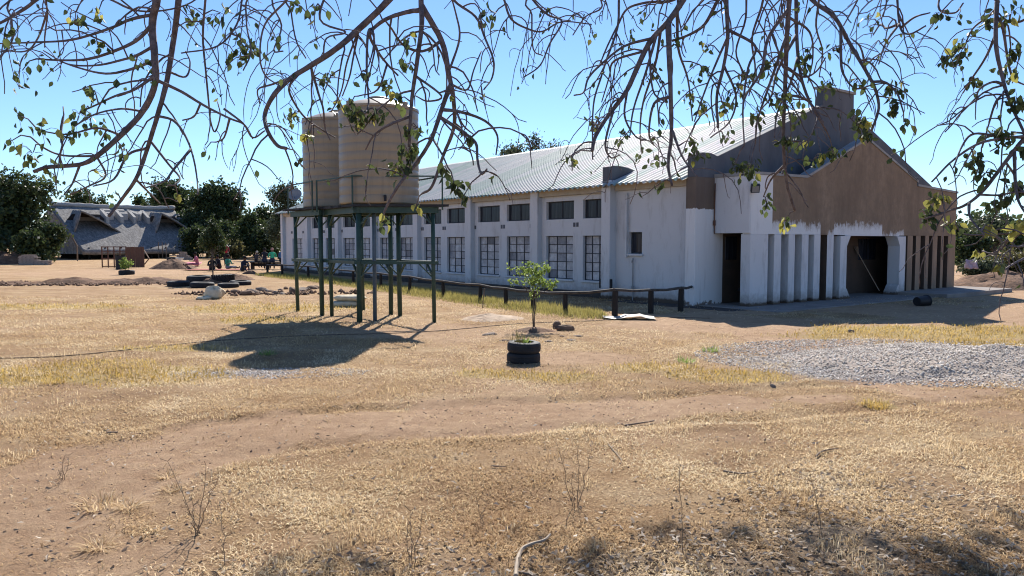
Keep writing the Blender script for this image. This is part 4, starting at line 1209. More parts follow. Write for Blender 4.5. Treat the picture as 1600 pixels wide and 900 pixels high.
# poles and sticks by the hut
for (a, b, top, lab, lean) in ((121, 408, 365, 'crooked bare pole standing before the thatched hut', -.5), (201, 402, 369, 'thin pole standing behind the brown gate', 0), (248, 404, 378, 'left of three thin fence poles by the right end of the hut', .02), (254, 404, 378, 'middle of three thin fence poles by the right end of the hut', 0), (260, 404, 379, 'right of three thin fence poles by the right end of the hut', -.02)):
    q = g(a, b)
    h_ = at(a, top, q.y).z
    o = MB().tube([(0, 0, -.1), (.02, 0, h_ * .55), (lean * .6, 0, h_ * .8), (lean, 0, h_)], [.06, .05, .045, .035], 7).build('pole', MAT['stick'], None, (q.x, q.y, 0))
    tag(o, lab, 'pole')
# three-legged pot and basin
q = g(268, 414)
o = empty('cooking_pot', (q.x, q.y, 0)); tag(o, 'black three-legged iron cooking pot beside the gravel heap', 'pot')
MB().lathe([(0, .14), (.2, .17), (.32, .3), (.34, .42), (.27, .54), (.29, .58), (.26, .57), (.25, .5), (0, .45)], 24).build('pot_body', MAT['iron'], o, smooth=True)
for k in range(3):
    a = k * 2.1 + .4
    MB().tube([(.2 * math.cos(a), .2 * math.sin(a), .25), (.28 * math.cos(a), .28 * math.sin(a), -.02)], [.04, .03], 6).build('leg', MAT['iron'], o)
q = g(281, 411)
tag(MB().lathe([(0, .0), (.22, 0), (.32, .2), (.34, .2), (.33, .22), (.3, .2), (.2, .03), (0, .03)], 20).build('basin', MAT['white'], None, (q.x, q.y, .22)), 'small white basin on the gravel heap beside the iron pot', 'basin')
# mats under the people
MAT['pink'] = simple('pink_cloth', (.62, .22, .26), (.5, .15, .19), 4, .9)
MAT['redmat'] = simple('red_brown_mat', (.33, .09, .06), (.22, .06, .045), 4, .9)
def mat_sheet(px, py, w, d, mat, label, rz=0, h=.02):
    q = g(px, py)
    n, m = 12, 6
    vs, fs = [], []
    for j in range(m):
        for i in range(n):
            vs.append(((i / (n - 1) - .5) * w, (j / (m - 1) - .5) * d, h * (1 + rnd.uniform(-.5, .9))))
    for j in range(m - 1):
        for i in range(n - 1): fs.append((j * n + i, j * n + i + 1, (j + 1) * n + i + 1, (j + 1) * n + i))
    o = MB().add(vs, fs).build('mat', MAT[mat], None, (q.x, q.y, .02), rz, smooth=True)
    o.modifiers.new('solid', 'SOLIDIFY').thickness = .01
    return tag(o, label, 'mat')
mat_sheet(340, 422, 3.6, 2.2, 'redmat', 'dark red mat spread under the seated group')
mat_sheet(299, 416, 1.3, 2.2, 'pink', 'pink cloth spread left of the seated group', .3, .16)

# ---------------------------------------------------------------- people
cloth_cache = {}
def cloth(c):
    k = tuple(round(x, 3) for x in c)
    if k not in cloth_cache: cloth_cache[k] = simple('cloth_%d' % len(cloth_cache), c, None, 10, .9)
    return cloth_cache[k]
MAT['skin'] = simple('skin', (.11, .06, .04), (.085, .045, .03), 12, .6)
MAT['hair'] = simple('hair', (.012, .01, .01), None, 30, .9)
def person(px, py, rz, pose, shirt, trousers, label, z=0.0, hat=None, lean=0.0):
    q = g(px, py)
    J, E, RAD, ZONE = [], [], [], []
    def j(p, r, zone, par=None):
        J.append(Vector(p)); RAD.append(r); ZONE.append(zone)
        if par is not None: E.append((par, len(J) - 1))
        return len(J) - 1
    if pose == 'stand': pz = .9
    elif pose == 'bench': pz = .58
    else: pz = .12
    ly = -lean
    pel = j((0, 0, pz), .125, 't')
    wa = j((0, ly * .3, pz + .17), .12, 's', pel)
    ch = j((0, ly * .75, pz + .36), .14, 's', wa)
    nk0 = j((0, ly, pz + .47), .085, 's', ch)
    nk = j((0, ly - .02, pz + .545), .05, 'k', nk0)
    h1 = j((0, ly - .045, pz + .63), .085, 'k', nk)
    h2 = j((0, ly - .045, pz + .74), .08, 'k', h1)
    nose = j((0, ly - .135, pz + .655), .014, 'k', h1)
    for s in (-1, 1):
        j((s * .085, ly - .03, pz + .66), .016, 'k', h1)       # ear
        sh = j((s * .18, ly, pz + .44), .06, 's', nk0)
        if pose == 'stand':
            el = j((s * .23, ly - .1, pz + .2), .045, 's', sh); wr = j((s * .19, ly - .27, pz + .08), .03, 'k', el)
        else:
            el = j((s * .25, ly - .08, pz + .2), .045, 's', sh); wr = j((s * .15, ly - .27, pz + .22), .03, 'k', el)
        pa = j((wr and J[wr] + Vector((-s * .02, -.07, 0))), .032, 'k', wr)
        for k, (dx, dy, dz) in enumerate(((-.045, -.01, .02), (-.03, -.075, -.01), (-.01, -.085, -.012), (.01, -.08, -.012), (.028, -.062, -.012))):
            j(J[pa] + Vector((s * dx, dy, dz)), .010, 'k', pa)
        hp_ = j((s * .09, 0, pz - .03), .095, 't', pel)
        if pose == 'stand':
            kn = j((s * .11, -.04, .48), .07, 't', hp_); an = j((s * .11, .02, .09), .045, 'k', kn); toe = j((s * .12, -.14, .04), .035, 'f', an)
        elif pose == 'bench':
            kn = j((s * .12, -.43, pz), .075, 't', hp_); an = j((s * .12, -.43, pz - .48), .048, 't', kn); toe = j((s * .12, -.58, pz - .535), .035, 'f', an)
        elif pose == 'ground':
            kn = j((s * .13, -.36, .42), .07, 't', hp_); an = j((s * .12, -.55, .08), .045, 't', kn); toe = j((s * .12, -.7, .04), .035, 'f', an)
        else:
            kn = j((s * .11, -.43, .16), .07, 't', hp_); an = j((s * .13, -.83, .08), .045, 'k', kn); toe = j((s * .14, -.87, .19), .035, 'f', an)
    me_ = bpy.data.meshes.new('person_cage')
    me_.from_pydata([tuple(p) for p in J], E, [])
    ob = bpy.data.objects.new('person_cage', me_)
    COL.objects.link(ob)
    md = ob.modifiers.new('skin', 'SKIN')
    md.use_smooth_shade = True
    for i, sv in enumerate(me_.skin_vertices[0].data):
        sv.radius = (RAD[i], RAD[i])
        sv.use_root = (i == 0)
    ob.modifiers.new('sub', 'SUBSURF').levels = 1
    dg = bpy.context.evaluated_depsgraph_get()
    body = bpy.data.meshes.new_from_object(ob.evaluated_get(dg))
    bpy.data.objects.remove(ob)
    bpy.data.meshes.remove(me_)
    body.name = 'person'
    body.materials.clear()
    for m_ in (cloth(shirt), cloth(trousers), MAT['skin'], cloth((.05, .045, .045))): body.materials.append(m_)
    idx = {'s': 0, 't': 1, 'k': 2, 'f': 3}
    for pf in body.polygons:
        c_ = pf.center
        best, bz = 1e9, 's'
        for i in range(len(J)):
            dd = (J[i] - c_).length - RAD[i]
            if dd < best: best, bz = dd, ZONE[i]
        pf.material_index = idx[bz]
        pf.use_smooth = True
    o = inst('person', body, None, (q.x, q.y, z), (0, 0, rz))
    tag(o, label, 'person', 'people sitting in the yard')
    hc = Vector((0, ly - .03, pz + .70))
    prof = [(.0, .105), (.05, .098), (.085, .06), (.102, .0), (.098, -.05), (.085, -.06)]
    MB().lathe(prof, 16, hc).build('hat' if hat else 'hair', cloth(hat) if hat else MAT['hair'], o, smooth=True)
    return o
dk, nv = (.02, .02, .024), (.025, .035, .07)
person(309, 420, R(-60), 'legs', (.55, .16, .22), (.42, .14, .2), 'person in pink seated at the left of the group on the ground', .18, lean=.1)
person(332, 424, R(20), 'ground', dk, dk, 'person in black seated at the front left of the group', .03, lean=.12)
person(343, 421, R(-30), 'ground', (.03, .028, .035), dk, 'person in dark clothes seated in the middle of the group', .03, lean=.1)
person(356, 421, R(65), 'legs', (.06, .30, .20), (.30, .30, .32), 'person in green and grey seated with legs stretched to the right', .03, lean=.02)
person(354, 415, R(15), 'stand', (.30, .03, .05), dk, 'person in dark red standing bent over behind the group', 0, lean=.28)
person(379, 424, R(50), 'ground', nv, (.04, .05, .085), 'person in dark blue seated alone with knees up, right of the group', 0, lean=.25)
# bench / desk where the others sit
q = g(418, 421)
bn = empty('bench', (q.x, q.y, 0), R(-8)); tag(bn, 'long dark wooden bench near the far corner of the hall', 'bench')
MB().box(-1.1, 1.1, -.2, .2, .42, .48).build('seat', MAT['black_wood'], bn, bevel=.01)
for x in (-1.0, 0, 1.0):
    MB().box(x - .05, x + .05, -.18, .18, -.02, .42).build('leg', MAT['black_wood'], bn, bevel=.01)
MB().box(-1.1, 1.1, .15, .19, .2, .40).build('stretcher', MAT['black_wood'], bn, bevel=.008)
for dx, s, t_, lab, hat, rz_ in ((-.75, (.05, .05, .06), dk, 'person in dark clothes and pale cap at the left end of the bench', (.5, .46, .4), 160), (-.2, (.02, .022, .035), nv, 'person in a navy jacket seated tall on the bench', None, 185), (.33, (.04, .38, .22), nv, 'person in a bright green jacket on the bench', (.35, .2, .18), 200), (.95, (.05, .14, .30), dk, 'person in blue with a white cap at the right end of the bench', (.62, .60, .58), 170)):
    po = person(418, 421, R(rz_), 'bench', s, t_, lab, 0, hat, lean=.06)
    po.location = bn.matrix_basis @ Vector((dx, .02, -.0))
    if 'left end' in lab: po.scale = (.8, .8, .8); po.location.z = .08
# ---------------------------------------------------------------- thatched hut
HY = 84.0
hl, hr = at(84, 402, HY - 4.5), at(272, 402, HY + 5.5)
hut_rz = math.atan2(hr.y - hl.y, hr.x - hl.x)
hc = (hl + hr) / 2
HL = (Vector((hr.x, hr.y, 0)) - Vector((hl.x, hl.y, 0))).length / 2      # half ridge length
hut = empty('thatched_hut', (hc.x, hc.y, 0), hut_rz); tag(hut, 'large low thatched hut with two hooded dormers and raised letters on its roof', 'hut')
ZR, ZE, RUN = 5.55, 0.85, 8.6
SL = (ZR - ZE) / RUN
def rz_at(y, x=0): return ZR + y * SL          # y negative towards the camera
def thatch_slope(sgn):
    n, m = 60, 24
    X = np.linspace(-HL - .1, HL + .1, n)[None, :] * np.linspace(1.0, 1.055, m)[:, None]
    Y = np.repeat(np.linspace(0, -RUN, m)[:, None], n, 1)
    Z = ZR + Y * SL + .10 * np.sin(np.linspace(0, np.pi, m))[:, None]
    Z = Z + (fbm(X * 1.6, Y * 1.0, 7, 4) - .5) * .11
    top = np.stack([X, Y * sgn, Z], 2).reshape(-1, 3)
    bot = top + np.array([0, 0, -.38])
    i = (np.arange(m - 1)[:, None] * n + np.arange(n - 1)[None, :]).ravel()
    f = np.stack([i, i + n, i + n + 1, i + 1], 1)
    N = n * m
    fb = f[:, ::-1] + N
    e = np.arange(n - 1); b0 = (m - 1) * n
    fe = np.stack([b0 + e, b0 + e + N, b0 + e + 1 + N, b0 + e + 1], 1)
    s = np.arange(m - 1) * n
    fl1 = np.stack([s, s + N, s + n + N, s + n], 1)
    fr = np.stack([s + n - 1, s + 2 * n - 1, s + 2 * n - 1 + N, s + n - 1 + N], 1)
    inst('thatch_roof', np_mesh('thatch_roof', np.concatenate([top, bot]), np.concatenate([f, fb, fe, fl1, fr]), MAT['thatch'], smooth=True), hut)
thatch_slope(1); thatch_slope(-1)
n = 40
pts = [Vector((x, 0, ZR + .1 + .12 * (abs(x) / HL) ** 3 + .02 * math.sin(x * 1.3))) for x in np.linspace(-HL - .2, HL + .2, n)]
MB().tube(pts, [.24 + .03 * math.sin(k * 1.7) for k in range(n)], 10).build('ridge_cap', MAT['thatch_pale'], hut, smooth=True)
for xc, w in ((-HL * .66, 3.0), (HL * .60, 2.9)):
    dm = empty('dormer', (xc, 0, 0)); dm.parent = hut
    # hood: sheet of thatch rising forward from the slope, drooping to both sides
    y0, y1 = -.3, -5.6
    n, m = 17, 9
    vs, fs = [], []
    for j in range(m):
        t_ = j / (m - 1)
        y = y0 + (y1 - y0) * t_
        for i in range(n):
            s = i / (n - 1) * 2 - 1
            half = w * (.2 + .8 * t_)
            crest = ZR - .35 - .25 * t_
            edge = rz_at(y) - .02
            hs = max(0, (s + .72) / .2) if s < -.52 else 1 - ((s + .52) / 1.52) ** 1.15
            z = edge + (crest - edge) * hs
            vs.append((s * half, y + .5 * t_ * s * s, z + rnd.uniform(-.03, .03)))
    for j in range(m - 1):
        for i in range(n - 1): fs.append((j * n + i, (j + 1) * n + i, (j + 1) * n + i + 1, j * n + i + 1))
    o = MB().add(vs, fs).build('hood', MAT['thatch'], dm, smooth=True)
    o.modifiers.new('solid', 'SOLIDIFY').thickness = .16
    yb_ = -3.0
    MB().add([(-w * .75, yb_, rz_at(yb_) - .3), (w * .75, yb_, rz_at(yb_) - .3), (w * .45, yb_, ZR - .9), (-w * .45, yb_, ZR - .9), (-w * .75, yb_ + .1, rz_at(yb_) - .3), (w * .75, yb_ + .1, rz_at(yb_) - .3), (w * .45, yb_ + .1, ZR - .9), (-w * .45, yb_ + .1, ZR - .9)],
             [(0, 1, 2, 3), (7, 6, 5, 4), (0, 4, 5, 1), (2, 6, 7, 3)]).build('dormer_wall', MAT['dark_in'], dm)
    MB().box(-w * .42, w * .42, yb_ - .12, yb_ - .01, rz_at(yb_) + .05, rz_at(yb_) + .42).build('window', MAT['dish'], dm)
    MB().box(-w * .36, w * .36, yb_ - .135, yb_ - .121, rz_at(yb_) + .1, rz_at(yb_) + .37).build('pane', MAT['dish'], dm)
# letters standing off the thatch
def letter(name, xc, strokes, label):
    mb = MB()
    for (x0, z0, x1, z1, wd) in strokes:
        # letter plane follows the slope; b measured down the slope from y=-1.9
        def P(x, b, h): return Vector((xc + x, -2.0 - b * math.cos(math.atan(SL)), rz_at(-2.0) - b * math.sin(math.atan(SL)) * 1.0 + h))
        dx, dz = x1 - x0, z1 - z0
        L_ = math.hypot(dx, dz)
        nx_, nz_ = -dz / L_ * wd / 2, dx / L_ * wd / 2
        cs = [(x0 + nx_, z0 + nz_), (x1 + nx_, z1 + nz_), (x1 - nx_, z1 - nz_), (x0 - nx_, z0 - nz_)]
        vs = [P(a, b, .0) for a, b in cs] + [P(a, b, .8) for a, b in cs]
        mb.add(vs, [(0, 1, 2, 3), (7, 6, 5, 4), (0, 4, 5, 1), (1, 5, 6, 2), (2, 6, 7, 3), (3, 7, 4, 0)])
    o = mb.build('letter', MAT['thatch_pale'], hut)
    o['label'] = label
F_ = [(-.45, 0, .45, 0, .3), (-.42, -.1, -.42, 1.7, .32), (-.3, .75, .5, .75, .28)]
M_ = [(-.75, -.1, -.75, 1.7, .3), (.75, -.1, .75, 1.7, .3), (-.75, .0, 0, .9, .32), (.75, .0, 0, .9, .32)]
letter('letter', -HL * .30, F_, 'raised letter F of pale thatch')
letter('letter', -HL * .07, F_, 'raised letter F of pale thatch')
letter('letter', HL * .19, M_, 'raised letter M of pale thatch')
for x in np.linspace(-HL * .95, HL * .95, 9):
    for y in (-RUN + .5, RUN - .5):
        MB().tube([(x, y, -.1), (x, y, 1.2)], .09, 8).build('post', MAT['black_wood'], hut)
for sgn in (-1, 1):
    mb = MB(); mb.prism([(-RUN + .2, ZE - .3), (0, ZR - .15), (RUN - .2, ZE - .3)], sgn * (HL - .1), sgn * (HL + .25), MX)
    mb.build('gable_end', MAT['thatch'], hut)
MB().box(-HL * .9, HL * .9, -.2, .0, 0, 4.5).build('inner_wall', MAT['dark_in'], hut)

# ---------------------------------------------------------------- background trees and bushes
def bgtree(px, top, wpx, Y, zb, label, mat, n, size, seed, name='tree', cat='tree', lobes=16, clump=.5, group='trees behind the yard', tr=.22, k=.33, twigs=0, per=14):
    c = at(px, top, Y)
    w = wpx / FPX * Y
    bl = rand_blobs(w, c.z, zb, lobes, seed, depth=w * .8, k=k)
    return make_tree(name, label, c.x, Y, bl, n, size, MAT_KEY[mat], tr, cat, group, seed, clump, zc=max(.6, zb), twigs=twigs, per=per)
MAT_KEY = {'d': 'leaf_bg', 'm': 'leaf_bg2', 'g': 'leaf_grey', 'o': 'leaf_dry'}
bgtree(28, 262, 165, 66, .6, 'large dense dark tree at the left edge in front of the hut end', 'd', 13000, .21, 201, lobes=22)
bgtree(-70, 275, 160, 68, .6, 'dense dark tree cut off by the left edge of the picture', 'd', 6000, .24, 202, lobes=18)
bgtree(75, 340, 60, 63, .3, 'low dark bush at the left end of the thatched hut', 'd', 4500, .18, 203, 'bush', 'bush', 10, .35, 'bushes behind the yard', .08)
bgtree(128, 296, 95, 106, 2.0, 'tree rising behind the left part of the thatched roof', 'm', 6000, .32, 204, lobes=14, clump=.7)
bgtree(222, 306, 60, 112, 1.5, 'small distant tree behind the middle of the thatched roof', 'm', 3000, .32, 205, lobes=10, clump=.7)
bgtree(268, 276, 118, 102, 1.5, 'broad green tree rising behind the right end of the hut', 'd', 10000, .29, 206, lobes=20, clump=.65)
bgtree(345, 279, 112, 92, 1.2, 'broad green tree between the hut and the hall', 'd', 10000, .27, 207, lobes=20, clump=.6)
bgtree(300, 330, 80, 88, .5, 'lower dark tree right beside the hut end', 'd', 6000, .24, 208, lobes=14, clump=.5)
bgtree(397, 330, 70, 80, .4, 'yellowish green bush behind the seated people', 'm', 5000, .2, 209, 'bush', 'bush', 12, .45, 'bushes behind the yard', .1)
bgtree(425, 318, 70, 90, .8, 'dark tree left of the far corner of the hall', 'd', 5000, .25, 210, lobes=12)
bgtree(448, 282, 78, 76, 1.5, 'grey-green feathery tree behind the far corner of the hall', 'g', 7500, .15, 211, lobes=18, clump=.5, k=.28, twigs=60)
for _i, (_px, _top, _w, _Y, _lab, _m) in enumerate(((305, 352, 60, 82, 'dark undergrowth just right of the hut end', 'd'), (340, 345, 70, 84, 'dark undergrowth behind the small ringed tree', 'd'), (378, 350, 60, 82, 'dark undergrowth above the person in dark blue', 'd'), (415, 350, 60, 78, 'undergrowth behind the people on the bench', 'd'), (-20, 352, 120, 62, 'undergrowth at the foot of the dark tree on the left edge', 'd'), (45, 358, 70, 61, 'undergrowth behind the tall brick stack', 'd'))):
    bgtree(_px, _top, _w, _Y, .0, _lab, _m, 3200, .2, 230 + _i, 'bush', 'bush', 10, .4, 'bushes behind the yard', .06, k=.45)
bgtree(350, 372, 90, 76, .2, 'low olive scrub behind the seated people', 'o', 4500, .15, 212, 'bush', 'bush', 12, .4, 'bushes behind the yard', .06)
bgtree(800, 202, 62, 64, 5, 'left bare-looking tree crown showing above the hall roof', 'g', 4200, .14, 213, lobes=11, clump=.5, k=.34, twigs=260, per=10)
bgtree(848, 196, 72, 66, 5, 'right bare-looking tree crown showing above the hall roof', 'g', 4800, .14, 214, lobes=12, clump=.5, k=.34, twigs=280, per=10)
bgtree(1522, 366, 80, 46, .2, 'dark rounded bush right of the porch', 'd', 8000, .13, 215, 'bush', 'bush', 14, .3, 'bushes right of the hall', .08)
bgtree(1555, 336, 90, 78, .8, 'grey-green tree behind the dark bush on the right', 'g', 6000, .2, 216, lobes=14)
bgtree(1605, 350, 90, 64, .5, 'olive tree at the right edge of the picture', 'm', 6000, .19, 217, lobes=14)
bgtree(1500, 350, 40, 84, .8, 'distant tree just right of the porch corner', 'm', 2500, .22, 218, lobes=9)
bgtree(1530, 408, 90, 38, .1, 'low feathery green shrub at the corner of the porch', 'g', 6500, .09, 219, 'bush', 'bush', 14, .25, 'bushes right of the hall', .05)
bgtree(1590, 395, 110, 42, .1, 'tangled olive shrub on the right before the trees', 'o', 5500, .11, 220, 'bush', 'bush', 14, .3, 'bushes right of the hall', .05, twigs=80)
bgtree(1650, 380, 140, 44, .1, 'mid green shrub at the far right edge', 'm', 4500, .13, 221, 'bush', 'bush', 12, .3, 'bushes right of the hall', .05)
# far wood: one mass along the horizon
bl = []
r5 = random.Random(55)
for k in range(230):
    a = R(r5.uniform(-62, 62))
    d_ = r5.uniform(125, 190)
    w = r5.uniform(4, 8)
    bl.append((math.sin(a) * d_, math.cos(a) * d_, r5.uniform(1.5, 3.2), w, w, r5.uniform(2.2, 4.6)))
vs, f, rv, cc = leaf_cloud(bl, 42000, .62, 56, 1.2, 12)
tag(inst('far_wood', np_mesh('far_wood', vs, f, MAT['leaf_bg2'], rv)), 'distant belt of trees along the horizon', 'trees', kind='stuff')
# cloth on the bush, bank and kerb on the far right
q = at(1518, 413, 35.5)
n = 7
vs, fs = [], []
for j in range(n):
    for i in range(n): vs.append(((i / 6 - .5) * .6, .06 * math.sin(i * 1.7 + j), (j / 6 - .5) * .42 + .03 * math.sin(i * 2)))
for j in range(n - 1):
    for i in range(n - 1): fs.append((j * n + i, j * n + i + 1, (j + 1) * n + i + 1, (j + 1) * n + i))
MAT['mauve'] = simple('mauve_cloth', (.42, .36, .46), (.25, .21, .28), 9, .9)
o = MB().add(vs, fs).build('cloth', MAT['mauve'], None, q, smooth=True); o.modifiers.new('s', 'SOLIDIFY').thickness = .01
tag(o, 'pale mauve cloth hung on the shrub right of the porch', 'cloth')
q = g(1560, 460)
mound('soil_bank', q.x + 3.4, q.y + 4.0, 4.6, 1.8, .55, MAT['soil'], 'bare earth bank below the shrubs on the right', 'soil bank', 71, rough=.4, rz=R(20))
q = hw(14.0, -1.1)
kb = MB().box(-.4, 7.0, -.25, .25, -.1, .12).build('kerb', MAT['slab'], None, (q.x + .2, q.y, 0), R(28), bevel=.02)
tag(kb, 'low concrete kerb running right from the porch slab', 'kerb')

# ---------------------------------------------------------------- gravel pile
gc = g(1450, 568)
GCX, GCY = gc.x + .55, gc.y + .3
mound('gravel_pile', GCX, GCY, 3.0, 1.85, .20, MAT['gravel_bed'], 'spread heap of grey crushed stone on the right', 'gravel', 81, rz=R(-8), n=110, m=40, rough=.75, kind='stuff', freq=.9)
def rock_chips(n, cx, cy, rx, ry, rz, s0, s1, seed, hfun):
    r_ = np.random.default_rng(seed)
    a, q = r_.uniform(0, 2 * np.pi, n), r_.uniform(0, 1, n) ** .62 * 1.25
    X, Y = rx * q * np.cos(a), ry * q * np.sin(a)
    c, s = math.cos(rz), math.sin(rz)
    WX, WY = cx + X * c - Y * s, cy + X * s + Y * c
    Z = hfun(WX, WY)
    oct_ = np.array([(1, 0, 0), (-1, 0, 0), (0, 1, 0), (0, -1, 0), (0, 0, 1), (0, 0, -1)], float)
    fo = np.array([(0, 2, 4), (2, 1, 4), (1, 3, 4), (3, 0, 4), (2, 0, 5), (1, 2, 5), (3, 1, 5), (0, 3, 5)])
    sc = r_.uniform(s0, s1, (n, 1, 1)) * r_.uniform(.6, 1.3, (n, 6, 1)) * r_.uniform(.6, 1.2, (n, 1, 3))
    th = r_.uniform(0, 6.28, n)
    v = oct_[None] * sc
    vx = v[:, :, 0] * np.cos(th)[:, None] - v[:, :, 1] * np.sin(th)[:, None]
    vy = v[:, :, 0] * np.sin(th)[:, None] + v[:, :, 1] * np.cos(th)[:, None]
    v = np.stack([vx + WX[:, None], vy + WY[:, None], v[:, :, 2] + Z[:, None]], 2).reshape(-1, 3)
    f = (np.arange(n)[:, None, None] * 6 + fo[None]).reshape(-1, 3)
    return v, f, np.repeat(r_.uniform(0, 1, n), 8)
gp = bpy.data.objects['gravel_pile']
bpy.context.view_layer.update()
from mathutils.bvhtree import BVHTree
bv = BVHTree.FromPolygons([gp.matrix_world @ v.co for v in gp.data.vertices], [tuple(p_.vertices) for p_ in gp.data.polygons])
def pile_h(X, Y):
    out = gheight(X, Y)
    for k in range(len(X)):
        h_ = bv.ray_cast(Vector((X[k], Y[k], 5)), Vector((0, 0, -1)))
        if h_[0] is not None: out[k] = max(out[k], h_[0].z)
    return out
v, f, rv = rock_chips(24000, GCX, GCY, 3.0, 1.85, R(-8), .006, .024, 82, pile_h)
tag(inst('gravel_stones', np_mesh('gravel_stones', v, f, MAT['gravel'], rv)), 'loose grey crushed stones covering the heap on the right', 'gravel', kind='stuff')
q = g(420, 583)
v, f, rv = rock_chips(1500, q.x, q.y, 1.1, .35, 0, .008, .02, 83, lambda a, b: gheight(a, b))
tag(inst('gravel_stones', np_mesh('gravel_stones', v, f, MAT['gravel'], rv)), 'thin scatter of grey gravel below the tank shadow', 'gravel', kind='stuff')
for (_a, _b, _rx, _ry, _n, _lab) in ((150, 443, 5.0, 1.4, 900, 'loose clods of dark earth strewn along the long ridge'), (430, 459, 2.8, .8, 260, 'broken earth among the row of stones')):
    q = g(_a, _b)
    v, f, rv = rock_chips(_n, q.x, q.y, _rx, _ry, R(6), .02, .10, 90 + _n, lambda a, b: gheight(a, b) + .02)
    MAT['clod'] = MAT.get('clod') or leafy('earth_clods', (.07, .04, .026), (.17, .098, .062), (.30, .19, .125), 0, rough=.95)
    tag(inst('earth_clods', np_mesh('earth_clods', v, f, MAT['clod'], rv)), _lab, 'soil', kind='stuff')
v, f, rv = rock_chips(9000, .5, 9, 7, 6, 0, .003, .013, 84, lambda a, b: gheight(a, b))
MAT['pebble'] = leafy('reddish_pebbles', (.10, .06, .045), (.25, .16, .11), (.48, .36, .27), 0, rough=.9)
tag(inst('pebbles', np_mesh('pebbles', v, f, MAT['pebble'], rv)), 'small brown pebbles strewn over the foreground', 'pebbles', kind='stuff')

# ---------------------------------------------------------------- grass and litter
def grass_field(name, n, y0, y1, keep, Lr, Wr, elev, mat, label, seed, wid=lambda Y: .8 * Y + 1.2, cat='grass'):
    r_ = np.random.default_rng(seed)
    Y = y0 * (y1 / y0) ** r_.uniform(0, 1, n)
    X = r_.uniform(-1, 1, n) * wid(Y)
    ok = keep(X, Y, r_)
    X, Y = X[ok], Y[ok]
    n = len(X)
    az = r_.uniform(0, 2 * np.pi, n)
    el = np.radians(r_.uniform(elev[0], elev[1], n))
    sc = 1 + Y / 22
    L = r_.uniform(Lr[0], Lr[1], n) * sc
    W = r_.uniform(Wr[0], Wr[1], n) * (1 + Y / 7)
    Z = gheight(X, Y)
    base = np.stack([X, Y, Z - .004], 1)
    h = np.stack([np.cos(az) * np.cos(el), np.sin(az) * np.cos(el), np.sin(el)], 1) * L[:, None]
    sd = np.stack([-np.sin(az), np.cos(az), r_.uniform(-.3, .3, n)], 1) * W[:, None]
    tip = base + h
    tip[:, 2] = np.maximum(tip[:, 2] - L * .12, Z + .004)
    mid = base + h * .55 + np.array([0, 0, .12]) * L[:, None]
    vs = np.stack([base - sd * .6, base + sd * .6, mid + sd, mid - sd, tip], 1).reshape(-1, 3)
    i = np.arange(n) * 5
    # quads only: last vertex pair collapses to the tip
    f = np.concatenate([np.stack([i, i + 1, i + 2], 1), np.stack([i, i + 2, i + 3], 1), np.stack([i + 3, i + 2, i + 4], 1)])
    rv = np.clip(r_.normal(.48, .22, n) + (fbm(X * 1.1, Y * 1.1, seed) - .5) * 1.5, 0, 1)
    o = inst(name, np_mesh(name, vs, f, MAT[mat], np.concatenate([rv, rv, rv])))
    return tag(o, label, cat, kind='stuff')
def keep_straw(X, Y, r_):
    b, ye, gr, li = masks(X, Y)
    clump = smooth01(.34, .62, fbm(X * 1.6, Y * 1.6, 300, 4))
    pr = (.12 + .88 * clump) * (1 - .93 * smooth01(.25, .7, b)) * (1 - .92 * gr)
    return r_.uniform(0, 1, len(X)) < pr
grass_field('dry_grass', 560000, 3.2, 24, keep_straw, (.016, .052), (.0010, .0021), (3, 45), 'straw', 'short trampled dry straw-coloured grass over the yard', 401)
def keep_yel(X, Y, r_):
    b, ye, gr, li = masks(X, Y)
    return r_.uniform(0, 1, len(X)) < np.clip(ye, 0, 1) ** 1.6 * .7
grass_field('yellow_grass', 190000, 7.0, 30, keep_yel, (.025, .07), (.0014, .003), (20, 75), 'straw_yellow', 'patches of taller yellow dry grass over the yard', 402)
def keep_tuft(X, Y, r_):
    c = fbm(X * 2.6, Y * 2.6, 310, 3)
    b, ye, gr, li = masks(X, Y)
    return (c > .66) & (b < .4) & (gr < .4)
grass_field('tufty_grass', 110000, 3.2, 14, keep_tuft, (.025, .07), (.0008, .0016), (25, 80), 'straw', 'small standing tufts of pale dry grass in the foreground', 403)
# green-yellow verge between fence and yard
def verge(n, seed):
    r_ = np.random.default_rng(seed)
    P_ = [tops[i] for i in range(0, 14)]
    k = r_.integers(0, len(P_) - 1, n)
    wts = np.array([(P_[i + 1] - P_[i]).length for i in range(len(P_) - 1)])
    k = r_.choice(len(wts), n, p=wts / wts.sum())
    t_ = r_.uniform(0, 1, n)
    A_ = np.array([(p_.x, p_.y) for p_ in P_])
    xy = A_[k] + (A_[k + 1] - A_[k]) * t_[:, None]
    off = np.clip(r_.normal(.15, .55, n), -1.0, 1.1)
    X, Y = xy[:, 0] + off * .45, xy[:, 1] + off * .75
    ok = fbm(X * 1.2, Y * 1.2, 320) + r_.uniform(-.25, .25, n) > .42
    ok &= ~((X > 2.2))
    return X[ok], Y[ok]
X, Y = verge(60000, 404)
r_ = np.random.default_rng(405)
n = len(X)
az = r_.uniform(0, 6.28, n); el = np.radians(r_.uniform(40, 88, n)); L = r_.uniform(.05, .2, n) * (.6 + .8 * fbm(X, Y, 9)); W = r_.uniform(.004, .010, n)
base = np.stack([X, Y, gheight(X, Y) - .005], 1)
h = np.stack([np.cos(az) * np.cos(el), np.sin(az) * np.cos(el), np.sin(el)], 1) * L[:, None]
sd = np.stack([-np.sin(az), np.cos(az), np.zeros(n)], 1) * W[:, None]
vs = np.stack([base - sd, base + sd, base + h], 1).reshape(-1, 3)
